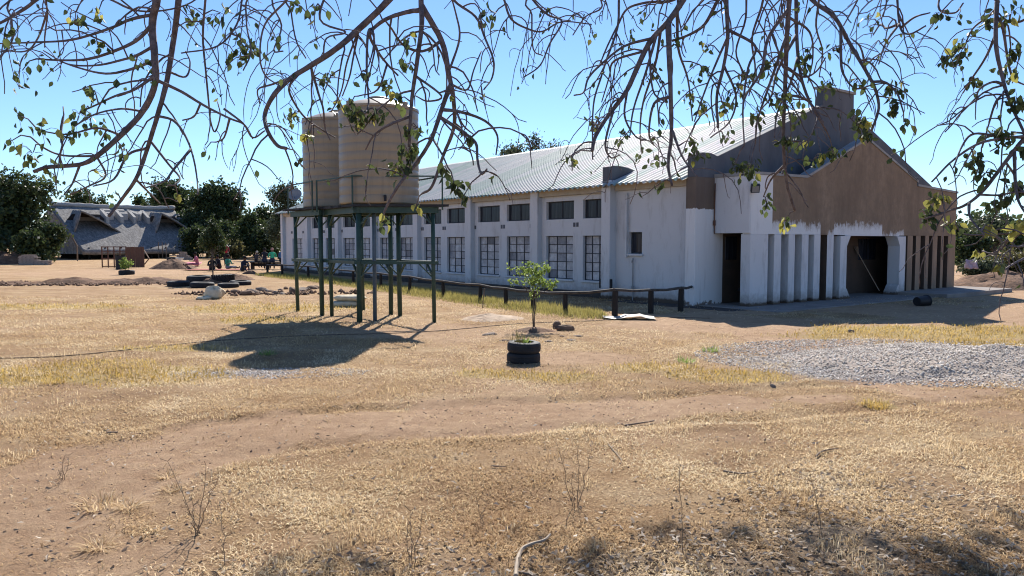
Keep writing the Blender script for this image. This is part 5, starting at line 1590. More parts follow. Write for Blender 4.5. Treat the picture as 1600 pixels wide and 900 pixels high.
tag(inst('verge_grass', np_mesh('verge_grass', vs, np.arange(3 * n).reshape(-1, 3), MAT['grass_green'], r_.uniform(0, 1, n))), 'strip of yellow-green grass along the pole fence', 'grass', kind='stuff')
# fallen leaves
def litter_field(n, seed):
    r_ = np.random.default_rng(seed)
    Y = 3.2 * (9.5 / 3.2) ** r_.uniform(0, 1, n)
    X = r_.uniform(-1, 1, n) * (.8 * Y + 1)
    b, ye, gr, li = masks(X, Y)
    ok = r_.uniform(0, 1, n) < li * .95 + .045
    X, Y = X[ok], Y[ok]
    n = len(X)
    az = r_.uniform(0, 6.28, n)
    L, W = r_.uniform(.012, .030, n), r_.uniform(.006, .014, n)
    t = np.stack([np.cos(az), np.sin(az), r_.uniform(-.5, .5, n)], 1)
    s = np.stack([-np.sin(az), np.cos(az), r_.uniform(-.6, .6, n)], 1)
    c = np.stack([X, Y, gheight(X, Y) + r_.uniform(.004, .03, n)], 1)
    up = np.array([0, 0, 1.0]) * r_.uniform(-.012, .014, n)[:, None]
    vs = np.stack([c - t * L[:, None], c + s * W[:, None] + up, c + t * L[:, None], c - s * W[:, None] + up], 1).reshape(-1, 3)
    i = np.arange(n) * 4
    f = np.concatenate([np.stack([i, i + 1, i + 2], 1), np.stack([i, i + 2, i + 3], 1)])
    rv = np.clip(r_.normal(.45, .3, n), 0, 1)
    return vs, f, np.concatenate([rv, rv])
vs, f, rv = litter_field(26000, 501)
tag(inst('leaf_litter', np_mesh('leaf_litter', vs, f, MAT['litter'], rv)), 'fallen curled brown leaves over the near ground', 'leaf litter', kind='stuff')

# single tufts, weeds, stones, sticks
for i, (a, b, lab) in enumerate(((262, 741, 'dry grass tuft behind the tall bare weed on the left'), (266, 768, 'small dry grass tuft just below the other by the weed on the left'), (202, 796, 'lone little dry grass tuft left of the bare weed'), (152, 858, 'lone dry grass tuft with dark shadow at the lower left'))):
    tuft('grass_tuft', a, b, 130, .05, .13 if i != 1 else .09, .0022, 'straw', lab, 'grass tuft', 600 + i, 'lone tufts on bare ground', elev=(8, 50), curve=.35)
for i, (a, b) in enumerate(((1370, 634), (1110, 549), (1072, 566), (85, 600), (160, 787), (418, 553))):
    tuft('green_tuft', a, b, 120, .12, .13, .004, ('straw_yellow', 'leaf_lime', 'leaf_lime', 'straw_yellow', 'straw', 'leaf_lime')[i], ('yellow grass tuft below the grey gravel', 'green tuft at the left end of the gravel, farther one', 'green tuft at the left end of the gravel, nearer one', 'yellow tuft in the yellow grass on the left', 'pale tuft at the far left of the foreground', 'green tuft in the notch of the tank shadow')[i], 'grass tuft', 620 + i, elev=(30, 85))
def weed(px, py, stems, label, seed, r0=.0032):
    """stems: list of (tip px, tip py)"""
    q = g(px, py)
    r_ = random.Random(seed)
    root = empty('dry_weed', (q.x, q.y, gz(q.x, q.y))); tag(root, label, 'weed', 'bare dry weeds in the foreground')
    for (tx, ty) in stems:
        e = at(tx, ty, q.y + r_.uniform(-.1, .1)) - Vector((q.x, q.y, 0))
        pts = wig((r_.uniform(-.02, .02), r_.uniform(-.02, .02), -.02), e, 7, .012, r_)
        mb = MB().tube(pts, [r0 * (1 - .09 * k) for k in range(8)], 5)
        for k in range(2, 8):
            for s in range(2):
                d_ = Vector((r_.uniform(-1, 1), r_.uniform(-1, 1), r_.uniform(.2, 1))).normalized() * r_.uniform(.012, .05)
                mb.tube([pts[k], pts[k] + d_ * .6, pts[k] + d_], [r0 * .5, r0 * .45, r0 * .7], 4)
        mb.build('stem', MAT['straw_dead'], root)
weed(310, 836, [(262, 722), (322, 728), (341, 748), (290, 790), (300, 770)], 'tall bare branching weed in the left foreground', 1)
weed(348, 880, [(346, 800)], 'single thin dry stem right of the branching weed', 2)
weed(645, 876, [(641, 792), (659, 796), (636, 815)], 'dry weed with two upright stems at the bottom centre', 3)
weed(900, 788, [(871, 690), (903, 694), (924, 700), (893, 745)], 'dry weed with three upright stems right of centre', 4)
weed(1066, 862, [(1062, 728)], 'tall single dark stem at the lower right of centre', 5)
weed(1283, 843, [(1265, 738)], 'thin dry stem leaning left in the right foreground', 6)
weed(101, 752, [(98, 722), (108, 714), (92, 738)], 'little wispy dry weed on the bare track at the left', 7, .0025)
weed(752, 812, [(745, 772), (760, 780)], 'small faint dry weed in the middle foreground', 8, .0025)
for (a, b, w, lab, mt) in ((631, 725, .05, 'small dark stone alone left of centre in the foreground', 'rock'), (1353, 659, .07, 'dark brown stone on the straw below the gravel heap', 'rock'), (1297, 721, .06, 'brown stone beside a twig in the right foreground', 'rock'), (1207, 601, .09, 'pale squared stone at the front edge of the gravel heap', 'grey_rock'), (1044, 584, .07, 'small black stone left of the gravel heap', 'rock'), (155, 802, .04, 'small dark stone on bare ground at the lower left', 'rock'), (1146, 784, .06, 'dark clod among the fallen leaves', 'rock'), (1330, 521, .14, 'white stone on the crest of the gravel heap', 'grey_rock')):
    stone('stone', a, b, w, lab, 'stone', mt, None, .7)
def stick_on_ground(pts, r0, label, mat='stick'):
    P_ = []
    for a, b in pts:
        q = g(a, b); P_.append(Vector((q.x, q.y, gz(q.x, q.y) + r0 * 1.2 + .006)))
    c_ = catmull(P_, 4)
    mb = MB().tube(c_, [r0 * (1 - .5 * k / len(c_)) for k in range(len(c_))], 6, jit=.1)
    return tag(mb.build('stick', MAT[mat]), label, 'stick')
stick_on_ground([(975, 661), (995, 659), (1022, 656)], .010, 'dark straight stick on the straw in the middle distance')
stick_on_ground([(1275, 714), (1282, 708), (1295, 704), (1310, 703)], .008, 'thin forked twig on the right foreground')
stick_on_ground([(950, 692), (962, 706), (972, 718)], .005, 'pale little stick right of the three-stemmed weed', 'stick_pale')
o = stick_on_ground([(806, 900), (808, 880), (815, 860), (832, 851), (850, 846), (860, 836)], .013, 'bent pale dead branch at the bottom centre', 'stick_pale')
stick_on_ground([(808, 893), (830, 898), (850, 905)], .008, 'short dark twig beside the bent pale branch')
stick_on_ground([(168, 678), (184, 680)], .010, 'short dark stick on the track at the left')
stick_on_ground([(1130, 740), (1160, 744), (1182, 741)], .008, 'dark fallen twig right of centre')
stick_on_ground([(768, 729), (790, 730)], .006, 'small twig on the straw in the centre foreground')
# ---------------------------------------------------------------- overhanging tree
# traced drooping branches: (group, start width px, points seen in the picture)
BR = [
 ('L', 15, [(252, -60), (245, 0), (238, 38), (242, 94), (242, 132), (223, 174), (189, 211), (151, 244), (125, 257), (76, 261), (53, 268)]),
 ('L', 12, [(285, -60), (279, 0), (272, 57), (261, 125), (246, 181), (227, 242), (212, 280), (189, 313), (170, 338)]),
 ('L', 9, [(120, -40), (62, -4), (38, 14), (0, 36), (-30, 44)]),
 ('L', 6, [(237, 24), (205, 30), (170, 45), (113, 62), (57, 66), (0, 68)]),
 ('L', 6, [(237, 40), (212, 64), (170, 83), (132, 93), (90, 94), (57, 92)]),
 ('L', 5, [(238, 72), (215, 86), (189, 94), (151, 102), (106, 100), (68, 79)]),
 ('L', 5, [(240, 95), (205, 108), (165, 115), (120, 105), (85, 92)]),
 ('L', 5, [(241, 120), (210, 140), (180, 150), (148, 165), (125, 175)]),
 ('L', 6, [(245, 124), (283, 143), (321, 166), (359, 185), (382, 195), (395, 217)]),
 ('L', 5, [(249, 179), (272, 189), (291, 215), (302, 246), (308, 280), (309, 304)]),
 ('L', 4, [(234, 223), (264, 257), (281, 278), (272, 289), (261, 289)]),
 ('L', 4, [(293, 232), (272, 264), (257, 283), (229, 293)]),
 ('L', 5, [(326, -40), (321, 0), (317, 57), (321, 106), (326, 159), (329, 189), (336, 206), (344, 181), (340, 159)]),
 ('L', 4, [(212, 280), (234, 302), (250, 318)]),
 ('L', 4, [(189, 211), (151, 200), (106, 210), (60, 204)]),
 ('L', 4, [(150, 245), (100, 243), (70, 232), (48, 214)]),
 ('L', 4, [(125, 258), (113, 287), (100, 304)]),
 ('L', 5, [(227, 227), (200, 242), (178, 280), (145, 291)]),
 ('L', 4, [(222, 178), (190, 170), (150, 178), (118, 196)]),
 ('L', 5, [(385, -40), (378, 0), (370, 38), (340, 72), (283, 83)]),
 ('L', 5, [(74, -30), (72, 0), (74, 23), (70, 57), (70, 74)]),
 ('L', 5, [(150, -30), (185, 5), (230, 18), (290, 8), (330, -20)]),
 ('L', 4, [(22, -10), (18, 30), (20, 60), (4, 85), (-10, 98)]),
 ('L', 4, [(60, 20), (60, 58), (40, 80), (0, 78)]),
 ('L', 4, [(313, 160), (303, 182), (285, 188)]),
 ('L', 4, [(357, 190), (350, 215), (338, 222)]),
 ('L', 4, [(262, 118), (290, 120), (297, 98), (290, 80)]),
 ('L', 4, [(150, 245), (165, 275), (140, 290), (110, 304)]),
 ('C', 13, [(640, -50), (607, 0), (561, 45), (531, 72), (493, 98), (456, 121), (429, 147), (414, 178), (418, 204), (433, 227), (448, 232)]),
 ('C', 12, [(660, -60), (658, 0), (659, 38), (652, 94), (644, 151), (641, 189), (639, 230)]),
 ('C', 8, [(662, 15), (640, 18), (612, 26), (591, 38), (578, 55), (590, 80), (605, 100), (622, 118)]),
 ('C', 10, [(662, 10), (690, 64), (701, 113), (709, 159), (709, 200), (693, 242), (675, 291), (660, 302)]),
 ('C', 8, [(701, 132), (693, 162), (675, 215), (652, 253), (622, 291), (603, 325), (598, 342)]),
 ('C', 6, [(690, -40), (709, 0), (743, 26), (758, 60), (771, 94), (769, 121), (756, 140)]),
 ('C', 6, [(693, 176), (720, 175), (758, 189), (777, 212), (775, 242)]),
 ('C', 6, [(690, 189), (720, 204), (743, 223), (746, 249), (752, 272), (761, 264)]),
 ('C', 5, [(641, 183), (607, 196), (584, 212), (571, 234)]),
 ('C', 5, [(471, 117), (452, 136), (459, 159), (478, 185), (508, 206), (524, 215)]),
 ('C', 5, [(486, 106), (497, 144), (505, 170), (508, 200), (516, 219)]),
 ('C', 4, [(452, 121), (425, 132), (403, 140), (406, 162)]),
 ('C', 5, [(470, -30), (448, 0), (414, 38), (406, 87), (414, 117), (433, 132)]),
 ('C', 4, [(452, -20), (455, 19), (463, 64), (478, 91)]),
 ('C', 4, [(350, 170), (380, 193), (395, 215), (414, 204)]),
 ('C', 6, [(578, 40), (575, 53), (573, 113), (576, 159), (571, 178)]),
 ('C', 4, [(566, 45), (542, 98), (535, 136), (527, 159)]),
 ('C', 4, [(560, 48), (552, 90), (546, 120), (535, 150)]),
 ('C', 5, [(690, 64), (660, 80), (630, 70), (612, 45), (600, 30)]),
 ('C', 4, [(706, 130), (730, 140), (740, 110), (752, 80)]),
 ('C', 4, [(706, 110), (718, 60), (712, 20), (700, -20)]),
 ('C', 4, [(709, 165), (724, 196), (740, 210)]),
 ('C', 4, [(675, 215), (690, 240), (700, 262)]),
 ('C', 4, [(668, 120), (690, 150), (668, 158), (650, 150)]),
 ('C', 4, [(430, -20), (440, 40), (428, 78), (442, 80)]),
 ('C', 5, [(520, -30), (500, 30), (540, 50), (510, 60), (505, 95)]),
 ('C', 4, [(605, 100), (590, 140), (560, 150)]),
 ('C', 4, [(398, -20), (385, 30), (392, 80), (380, 110)]),
 ('D', 5, [(780, -30), (788, 0), (799, 30), (825, 45), (848, 49), (878, 34), (924, 38)]),
 ('D', 5, [(820, -30), (833, 0), (856, 23), (878, 34), (859, 68), (844, 102), (818, 121)]),
 ('D', 4, [(830, -10), (831, 23), (833, 76), (848, 87)]),
 ('D', 4, [(945, -20), (940, 12), (915, 26), (895, 55)]),
 ('D', 6, [(968, -30), (967, 0), (965, 42), (950, 87), (939, 121), (927, 166), (926, 249)]),
 ('D', 13, [(1090, -50), (1067, 0), (1044, 34), (1014, 68), (984, 132), (973, 151), (950, 181), (931, 212), (925, 236)]),
 ('D', 9, [(1044, 30), (1046, 94), (1048, 151), (1049, 212), (1044, 257), (1050, 290)]),
 ('D', 5, [(1048, 196), (1067, 246), (1090, 276)]),
 ('D', 5, [(1045, 147), (1022, 162), (1014, 208), (1022, 227)]),
 ('D', 9, [(1150, -40), (1122, 0), (1101, 38), (1075, 55), (1050, 64)]),
 ('D', 10, [(1138, -40), (1135, 0), (1137, 57), (1131, 102), (1120, 151), (1122, 200)]),
 ('D', 6, [(1080, -30), (1052, 0), (1010, 4), (980, 14), (965, 40), (950, 70), (935, 106)]),
 ('D', 5, [(1018, 62), (976, 72), (942, 98), (920, 121), (912, 144), (897, 149)]),
 ('D', 4, [(961, 170), (946, 223), (954, 246), (969, 242)]),
 ('D', 4, [(984, 140), (976, 181), (992, 212), (1010, 219)]),
 ('D', 5, [(1058, 10), (1060, 76), (1075, 125), (1082, 189)]),
 ('D', 5, [(1137, 50), (1180, 72), (1169, 106), (1161, 166), (1163, 227)]),
 ('D', 5, [(1024, 55), (1010, 110), (990, 170), (984, 215)]),
 ('D', 5, [(1034, 45), (1024, 100), (1005, 160), (1000, 205), (1003, 240)]),
 ('D', 4, [(1137, 60), (1110, 120), (1095, 160), (1085, 190)]),
 ('D', 4, [(1000, 75), (960, 95), (952, 120), (940, 160)]),
 ('D', 4, [(1012, 72), (1020, 140), (1040, 160)]),
 ('D', 4, [(1131, 100), (1150, 150), (1140, 190), (1110, 215)]),
 ('D', 4, [(950, 181), (935, 195), (925, 188)]),
 ('E', 11, [(1234, -60), (1233, 0), (1229, 67), (1227, 133), (1224, 213), (1229, 284), (1242, 329)]),
 ('E', 9, [(1246, -50), (1244, 0), (1247, 89), (1260, 147), (1291, 204)]),
 ('E', 9, [(1245, -40), (1269, 0), (1304, 27), (1327, 67), (1353, 111), (1367, 138), (1373, 169), (1362, 204)]),
 ('E', 5, [(1362, 129), (1384, 129), (1402, 147), (1411, 173)]),
 ('E', 5, [(1313, 45), (1314, 90), (1318, 116), (1336, 138), (1362, 133)]),
 ('E', 5, [(1350, -30), (1340, 0), (1318, 40)]),
 ('E', 6, [(1400, -40), (1402, 0), (1407, 44), (1422, 53), (1447, 40)]),
 ('E', 4, [(1405, 40), (1385, 44), (1376, 38), (1364, 55)]),
 ('E', 4, [(1402, 34), (1384, 67), (1373, 100)]),
 ('E', 4, [(1407, 42), (1429, 27), (1453, 20)]),
 ('E', 5, [(1229, 60), (1202, 133), (1184, 187), (1180, 225)]),
 ('E', 5, [(1227, 145), (1250, 152), (1269, 164), (1287, 191)]),
 ('E', 5, [(1224, 253), (1205, 280), (1193, 307)]),
 ('E', 6, [(1200, -40), (1190, 10), (1175, 60), (1180, 110), (1170, 150)]),
 ('E', 6, [(1220, 10), (1200, 60), (1190, 110), (1165, 150), (1160, 180)]),
 ('E', 5, [(1245, 60), (1215, 110), (1205, 150), (1190, 170)]),
 ('E', 5, [(1280, -20), (1275, 40), (1285, 80), (1280, 120)]),
 ('E', 5, [(1247, 85), (1235, 130), (1215, 175), (1210, 215)]),
 ('E', 5, [(1227, 100), (1255, 120), (1275, 112), (1290, 90)]),
 ('E', 4, [(1233, 20), (1265, 50), (1270, 90), (1262, 130)]),
 ('E', 5, [(1170, -30), (1165, 30), (1150, 80), (1160, 120), (1140, 170)]),
 ('E', 4, [(1353, 108), (1345, 75), (1330, 60)]),
 ('E', 4, [(1375, -20), (1385, 0), (1380, 25)]),
 ('F', 10, [(1560, -50), (1558, 0), (1556, 67), (1567, 124), (1580, 164), (1604, 215)]),
 ('F', 5, [(1557, 10), (1545, 25), (1520, 45), (1506, 75)]),
 ('F', 6, [(1559, 20), (1567, 44), (1580, 116), (1605, 135)]),
 ('F', 5, [(1612, 208), (1562, 213), (1522, 209), (1504, 227), (1490, 262)]),
 ('F', 8, [(1640, 190), (1605, 212), (1571, 253), (1536, 298), (1509, 320), (1484, 329), (1445, 342)]),
 ('F', 5, [(1600, 210), (1536, 222), (1491, 249), (1456, 284)]),
 ('F', 5, [(1512, 315), (1516, 340), (1538, 367)]),
 ('F', 5, [(1640, 360), (1610, 364), (1580, 365), (1516, 367), (1500, 362)]),
 ('F', 5, [(1640, 380), (1610, 396), (1584, 412), (1562, 426)]),
 ('F', 5, [(1640, 375), (1600, 384), (1575, 384)]),
 ('F', 4, [(1580, 366), (1568, 385), (1550, 396), (1535, 392)]),
 ('F', 5, [(1475, -20), (1468, 15), (1492, 20), (1505, 5)]),
 ('F', 5, [(1556, 60), (1540, 90), (1515, 128), (1505, 145)]),
 ('F', 5, [(1572, 130), (1552, 128), (1530, 140), (1525, 160)]),
 ('F', 5, [(1600, 250), (1588, 300), (1600, 330), (1620, 350)]),
 ('F', 4, [(1571, 253), (1585, 275), (1590, 310)]),
 ('F', 4, [(1530, 300), (1560, 305), (1590, 300), (1620, 305)]),
 ('F', 5, [(1620, 20), (1590, 35), (1570, 30), (1560, 20)]),
]
GD = {'L': 4.5, 'C': 4.3, 'D': 4.9, 'E': 4.7, 'F': 4.1}
CL = [  # leaf clusters: px, py, count, radius px, colour (h green, y yellow)
 (35, 110, 9, 26, 'h'), (18, 52, 5, 18, 'h'), (28, 180, 4, 14, 'h'), (18, 220, 3, 10, 'h'), (52, 238, 12, 18, 'y'), (65, 205, 8, 18, 'h'), (125, 178, 16, 20, 'h'), (145, 140, 9, 18, 'h'), (120, 32, 9, 16, 'h'), (152, 70, 8, 12, 'h'), (153, 20, 8, 14, 'h'), (370, 88, 12, 14, 'h'), (376, 60, 6, 12, 'h'), (345, 20, 14, 26, 'h'), (300, 22, 10, 20, 'h'), (180, 302, 2, 6, 'h'), (278, 305, 3, 6, 'y'), (322, 232, 3, 8, 'h'), (195, 235, 6, 16, 'h'), (60, 90, 5, 14, 'h'), (80, 260, 6, 16, 'h'), (110, 210, 8, 18, 'h'), (160, 200, 8, 16, 'h'), (230, 100, 8, 24, 'h'), (385, 70, 10, 12, 'h'),
 (455, 182, 14, 14, 'h'), (484, 208, 7, 12, 'y'), (470, 248, 3, 8, 'h'), (508, 118, 9, 12, 'h'), (520, 160, 8, 14, 'h'), (548, 162, 14, 14, 'h'), (558, 178, 22, 14, 'h'), (590, 178, 16, 14, 'h'), (620, 155, 9, 14, 'h'), (562, 118, 6, 12, 'h'), (602, 130, 10, 14, 'h'), (636, 100, 9, 14, 'h'), (638, 236, 26, 16, 'h'), (622, 266, 18, 14, 'h'), (652, 200, 10, 14, 'h'), (700, 268, 9, 12, 'h'), (710, 288, 14, 12, 'h'), (722, 310, 4, 8, 'y'), (598, 344, 9, 12, 'y'), (650, 322, 4, 8, 'y'), (762, 20, 12, 16, 'h'), (390, 75, 14, 14, 'h'), (460, 8, 7, 14, 'h'), (492, 12, 6, 12, 'h'), (640, 60, 6, 14, 'h'), (735, 215, 4, 8, 'h'), (430, 55, 4, 10, 'h'),
 (848, 18, 6, 16, 'h'), (855, 40, 4, 12, 'h'), (922, 52, 4, 10, 'h'), (928, 192, 9, 12, 'h'), (1020, 112, 9, 16, 'h'), (1080, 150, 16, 16, 'h'), (1096, 112, 14, 14, 'h'), (1100, 168, 16, 14, 'h'), (1132, 165, 12, 14, 'h'), (1152, 148, 9, 14, 'h'), (1022, 250, 10, 12, 'h'), (1085, 222, 12, 14, 'h'), (1090, 242, 12, 12, 'h'), (1132, 215, 8, 12, 'h'), (892, 245, 12, 14, 'h'), (1000, 240, 7, 12, 'h'), (1030, 288, 6, 10, 'h'), (1055, 60, 10, 20, 'h'), (985, 60, 8, 18, 'h'), (1010, 20, 8, 18, 'h'), (1105, 70, 9, 18, 'h'), (970, 210, 7, 12, 'h'),
 (1200, 100, 16, 20, 'h'), (1260, 92, 16, 18, 'h'), (1215, 150, 20, 18, 'h'), (1300, 78, 9, 14, 'h'), (1340, 128, 9, 12, 'h'), (1396, 138, 18, 14, 'h'), (1394, 168, 16, 14, 'h'), (1340, 190, 22, 14, 'h'), (1352, 208, 14, 10, 'h'), (1302, 238, 18, 14, 'h'), (1252, 222, 14, 14, 'h'), (1228, 215, 14, 14, 'h'), (1172, 262, 28, 16, 'h'), (1150, 255, 14, 14, 'h'), (1198, 318, 14, 12, 'h'), (1228, 345, 10, 10, 'y'), (1240, 20, 10, 24, 'h'), (1290, 130, 12, 14, 'h'), (1180, 180, 12, 16, 'h'), (1165, 120, 10, 16, 'h'), (1360, 30, 6, 14, 'h'), (1240, 180, 14, 18, 'h'), (1412, 190, 5, 8, 'h'), (1270, 250, 10, 14, 'h'),
 (1490, 88, 24, 16, 'h'), (1478, 92, 10, 10, 'h'), (1540, 30, 14, 18, 'h'), (1580, 22, 14, 18, 'h'), (1590, 78, 10, 14, 'h'), (1522, 130, 12, 14, 'h'), (1590, 162, 26, 16, 'h'), (1562, 205, 22, 14, 'h'), (1522, 250, 22, 14, 'h'), (1590, 292, 22, 16, 'h'), (1562, 312, 14, 12, 'h'), (1468, 310, 14, 12, 'y'), (1452, 335, 24, 16, 'h'), (1486, 350, 10, 12, 'y'), (1594, 232, 12, 14, 'h'), (1594, 350, 14, 12, 'y'), (1545, 354, 4, 6, 'y'), (1532, 396, 8, 10, 'y'), (1560, 415, 6, 8, 'y'), (1540, 270, 12, 14, 'h'), (1510, 60, 8, 12, 'h'), (1470, 20, 6, 10, 'h'), (1575, 110, 12, 14, 'h'),
]
rt = random.Random(909)
TRX, TRY = 3.2, -2.6
tree = empty('overhanging_tree', (TRX, TRY, 0)); tag(tree, 'spreading tree whose drooping leafy branches hang across the top of the view', 'tree')
TB = Vector((TRX, TRY, 0))
def tpt(v): return Vector(v) - TB
allpts = []            # (group, 3D point)
def hang_twig(p, d, L, r0, mb, depth=0):
    pts = [p.copy()]
    n = 7
    d = d.normalized()
    turn = rt.uniform(.18, .5)
    bend = Vector((rt.uniform(-1, 1), rt.uniform(-1, 1), 0)) * .16
    for k in range(n):
        p = p + d * (L / n)
        pts.append(p.copy())
        d = d + bend + (Vector((0, 0, -turn)) if k < n * .6 else Vector((0, 0, turn * .9))) + Vector((rt.uniform(-.24, .24), rt.uniform(-.2, .2), rt.uniform(-.2, .2)))
        d.normalize()
    for q in pts:                       # twigs end above head height, as the tree is browsed and trimmed
        if (q.z - EYE) / q.y < .035 and q.x / q.y < .5: return None
    mb.tube([tpt(q) for q in pts], [r0 * (1 - .42 * k / n) for k in range(n + 1)], 5, jit=.06)
    if depth < 1 and L > .22:
        for s in range(rt.choice((0, 1, 1, 2))):
            i = rt.randrange(2, n)
            dd = Vector((rt.uniform(-1, 1), rt.uniform(-.6, .6), rt.uniform(-.8, .4)))
            hang_twig(pts[i], dd, L * rt.uniform(.3, .55), r0 * .7, mb, 1)
    return pts
hubs = {'L': at(265, -190, 4.0), 'C': at(655, -200, 3.8), 'D': at(1110, -200, 4.2), 'E': at(1250, -200, 4.0), 'F': at(1600, -200, 3.5)}
twig_ends = []
for bi, (gk, w, pts) in enumerate(BR):
    D = GD[gk] + rt.uniform(-.28, .28)
    drift = rt.uniform(-.5, .5)
    P3 = []
    for k, (a, b) in enumerate(pts):
        t_ = k / (len(pts) - 1)
        P3.append(at(a, b, D + drift * (t_ - .3) + rt.uniform(-.05, .05)))
    # a side branch starts on the nearest earlier branch of its group, a main one runs up to the hub
    if pts[0][1] < 0:
        mid = P3[0].lerp(hubs[gk], .55) + Vector((0, 0, .12))
        P3 = [hubs[gk] + Vector((rt.uniform(-.05, .05), 0, rt.uniform(-.03, .03))), mid] + P3
    else:
        best = None
        for (g2, q) in allpts:
            if g2 != gk: continue
            d1 = ray(*pts[0]); t1 = q.y / d1.y
            pr = Vector((0, 0, EYE)) + d1 * t1
            e_ = (pr - q).length
            if best is None or e_ < best[0]: best = (e_, q)
        if best is not None and best[0] < .12:
            sh = best[1].y - P3[0].y
            P3 = [at(a, b, P3[k].y + sh) for k, (a, b) in enumerate(pts)]
            P3[0] = best[1].copy()
    C3 = catmull(P3, 5)
    r0 = w / FPX * D * .5
    tip_r = max(.004, r0 * .38)
    rad = [r0 + (tip_r - r0) * (k / (len(C3) - 1)) ** .8 for k in range(len(C3))]
    mb = MB()
    mb.tube([tpt(q) for q in C3], rad, 8 if w > 7 else 6, jit=.07)
    for q in C3: allpts.append((gk, q))
    length = sum((C3[k + 1] - C3[k]).length for k in range(len(C3) - 1))
    nt = int(length * (4.0 if w > 7 else 3.2)) + 1
    for _ in range(nt):
        k = rt.randrange(int(len(C3) * (.28 if pts[0][1] < 0 else .12)), len(C3) - 1)
        q = C3[k]
        tan = (C3[min(k + 1, len(C3) - 1)] - C3[k - 1]).normalized()
        side = Vector((tan.z, 0, -tan.x))
        if side.length < .1: side = Vector((1, 0, 0))
        side.normalize()
        sg = rt.choice((-1, 1))
        dd = tan * rt.uniform(.1, .8) + side * sg * rt.uniform(.5, 1.1) + Vector((0, rt.uniform(-.8, .8), 0))
        tw = hang_twig(q, dd, rt.uniform(.14, .50), min(rad[k] * .65, rt.uniform(.004, .0068)), mb)
        if tw: twig_ends.append((gk, tw))
    mb.build('branch', MAT['bark'], tree, smooth=True)
# trunk and limbs out to the branch heads
mb = MB()
mb.tube([(0, 0, -.2), (.05, .02, .6), (-.05, .1, 1.8), (.0, .1, 3.0), (.05, .3, 3.8)], [.36, .27, .24, .23, .2], 12, jit=.04)
mb.build('trunk', MAT['bark'], tree, smooth=True)
fork = TB + Vector((.03, .2, 3.5))
def limb(end, r0, r1, up=.9):
    a, b = fork, Vector(end)
    m1 = a.lerp(b, .35) + Vector((rt.uniform(-.15, .15), 0, up))
    m2 = a.lerp(b, .75) + Vector((rt.uniform(-.1, .1), 0, up * .75))
    c_ = catmull([a, m1, m2, b], 7)
    MB().tube([tpt(q) for q in c_], [r0 + (r1 - r0) * k / (len(c_) - 1) for k in range(len(c_))], 9, jit=.05).build('limb', MAT['bark'], tree, smooth=True)
    return c_
for gk, h_ in hubs.items(): limb(h_, .11, .05, .7)
# high limbs reaching forward over the yard, above the view
high = []
for e in ((1.4, 13.3, 6.9), (2.1, 13.7, 7.1), (2.8, 13.3, 6.9), (-.5, 13.1, 6.9), (3.7, 13.2, 6.9), (.8, 13.0, 6.9)):
    high.append(limb(e, .08, .012, 2.0))
leaf_pos = []          # (pos, kind)
for (a, b, n, rpx, col) in CL:
    gk = 'L' if a < 400 else ('C' if a < 785 else ('D' if a < 1160 else ('E' if a < 1450 else 'F')))
    # nearest branch point in view direction
    d1 = ray(a, b)
    best = min(((Vector((0, 0, EYE)) + d1 * (q.y / d1.y) - q).length, i) for i, (g2, q) in enumerate(allpts) if g2 == gk)
    q = allpts[best[1]][1]
    c = at(a, b, q.y + rt.uniform(-.08, .08))
    rw = rpx / FPX * c.y
    mb = MB()
    if best[0] > .03: mb.tube([tpt(q), tpt(q.lerp(c, .5) + Vector((0, 0, .02))), tpt(c)], [.0045, .0035, .0025], 5)
    n = int(n * 1.2)
    for k in range(n):
        v = Vector((rt.gauss(0, .5), rt.gauss(0, .6), rt.gauss(0, .5))) * rw
        lp = c + v
        if k % 2 == 0: mb.tube([tpt(c + v * .15), tpt(c + v * .6 + Vector((0, 0, .01))), tpt(lp)], [.0016, .0013, .001], 4, cap=False)
        leaf_pos.append((lp, 'y' if (col == 'y' and rt.random() < .6) or rt.random() < .04 else 'h', rt.uniform(.8, 1.2) * (1 if gk != 'D' else .85)))
    if mb.v: mb.build('twig', MAT['bark'], tree)
for gk, tw in twig_ends:
    if rt.random() < .22:
        for k in range(rt.choice((1, 2, 2, 3))):
            i = rt.randrange(2, len(tw))
            leaf_pos.append((tw[i] + Vector((rt.gauss(0, .018), rt.gauss(0, .02), rt.gauss(0, .018))), 'y' if rt.random() < .05 else 'h', rt.uniform(.6, 1.05)))
# leaf meshes
def leaf_mesh(Ln, Wd, fold, rv, mat, curl):
    v = [(0, 0, 0), (-Wd * .42, Ln * .3, fold), (-Wd * .40, Ln * .62, fold * .9 - curl * .4), (0, Ln, -curl), (Wd * .40, Ln * .62, fold * .9 - curl * .4), (Wd * .42, Ln * .3, fold), (0, Ln * .3, 0), (0, Ln * .62, -curl * .4)]
    fs = [(0, 6, 1), (1, 6, 7, 2), (2, 7, 3), (0, 5, 6), (6, 5, 4, 7), (7, 4, 3)]
    me_ = MB().add(v, fs).mesh('leaf', MAT[mat], smooth=True)
    a = me_.attributes.new('rv', 'FLOAT', 'FACE')
    a.data.foreach_set('value', [rv] * len(fs))
    return me_, np.array(v), fs
lv = {'h': [leaf_mesh(.047, .031, .006, q, 'leaf_hang', .008 * (i % 3)) for i, q in enumerate((.05, .25, .45, .65, .9))], 'y': [leaf_mesh(.052, .036, .007, q, 'leaf_yellow', .01 * i) for i, q in enumerate((.2, .6, .95))]}
order = sorted(range(len(leaf_pos)), key=lambda i: leaf_pos[i][0].y - (.6 if leaf_pos[i][1] == 'y' else 0) - leaf_pos[i][2] * 1.5)
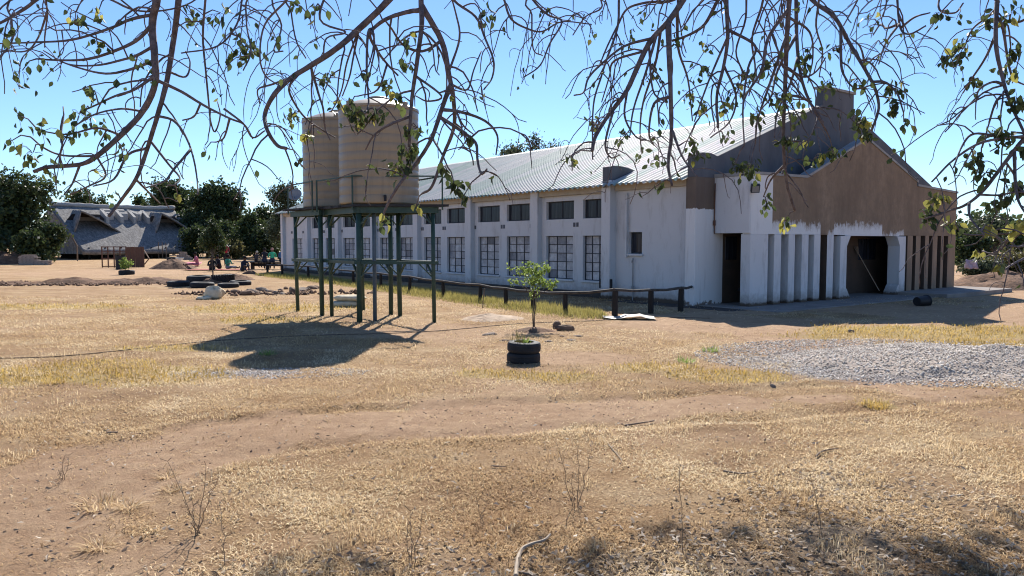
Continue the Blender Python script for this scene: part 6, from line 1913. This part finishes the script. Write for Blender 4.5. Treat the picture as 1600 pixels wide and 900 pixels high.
def leaf_rot():
    # hangs from its stalk: length mostly downwards
    d = Vector((rt.gauss(0, .55), rt.gauss(0, .55), -1 + rt.gauss(0, .45))).normalized()
    e = d.to_track_quat('Y', 'Z').to_matrix() @ Matrix.Rotation(rt.uniform(0, 6.28), 3, 'Y')
    return e
bv_, bf_, brv, bmi = [], [], [], []
nv_ = 0
for rank, i in enumerate(order):
    p_, kd, sc = leaf_pos[i]
    me_, va, fs = lv[kd][rt.randrange(len(lv[kd]))]
    M3 = leaf_rot()
    if rank < 290:
        o = bpy.data.objects.new('leaf', me_)
        COL.objects.link(o); o.parent = tree
        o.matrix_basis = Matrix.Translation(tpt(p_)) @ M3.to_4x4() @ Matrix.Scale(sc * 1.08, 4)
    else:
        w_ = va @ (np.array(M3).T) * sc + np.array(tpt(p_))
        tri = [(0, 6, 1), (1, 6, 7), (1, 7, 2), (2, 7, 3), (0, 5, 6), (6, 5, 4), (6, 4, 7), (7, 4, 3)]
        bv_.append(w_)
        bf_ += [(a + nv_, b + nv_, c + nv_) for a, b, c in tri]
        rvv = rt.uniform(0, 1)
        brv += [rvv] * 8
        bmi += [0 if kd == 'h' else 1] * 8
        nv_ += len(va)
o = inst('leaves', np_mesh('leaves', np.concatenate(bv_), np.array(bf_), [MAT['leaf_hang'], MAT['leaf_yellow']], brv, smooth=True, mi=bmi), tree)
o['kind'] = 'stuff'
# upper crown above the view, round the high limbs (throws the dappled shade at the near edge)
ub = []
for c_ in high:
    for k in (len(c_) - 1, len(c_) - 2, len(c_) - 5, len(c_) // 2):
        q = tpt(c_[k])
        ub.append((q.x, q.y, q.z + .3, .5, .45, .28))
q0 = tpt(fork)
for k in range(10): ub.append((q0.x + rt.uniform(-2.6, 1.6), q0.y + rt.uniform(-1.8, 3.0), q0.z + rt.uniform(2.0, 3.4), .9, .9, .6))
vs, f, rv, cc = leaf_cloud(ub, 13500, .065, 911, .2, 18)
o = inst('upper_leaves', np_mesh('upper_leaves', vs, f, MAT['leaf_hang'], rv), tree)
o['kind'] = 'stuff'
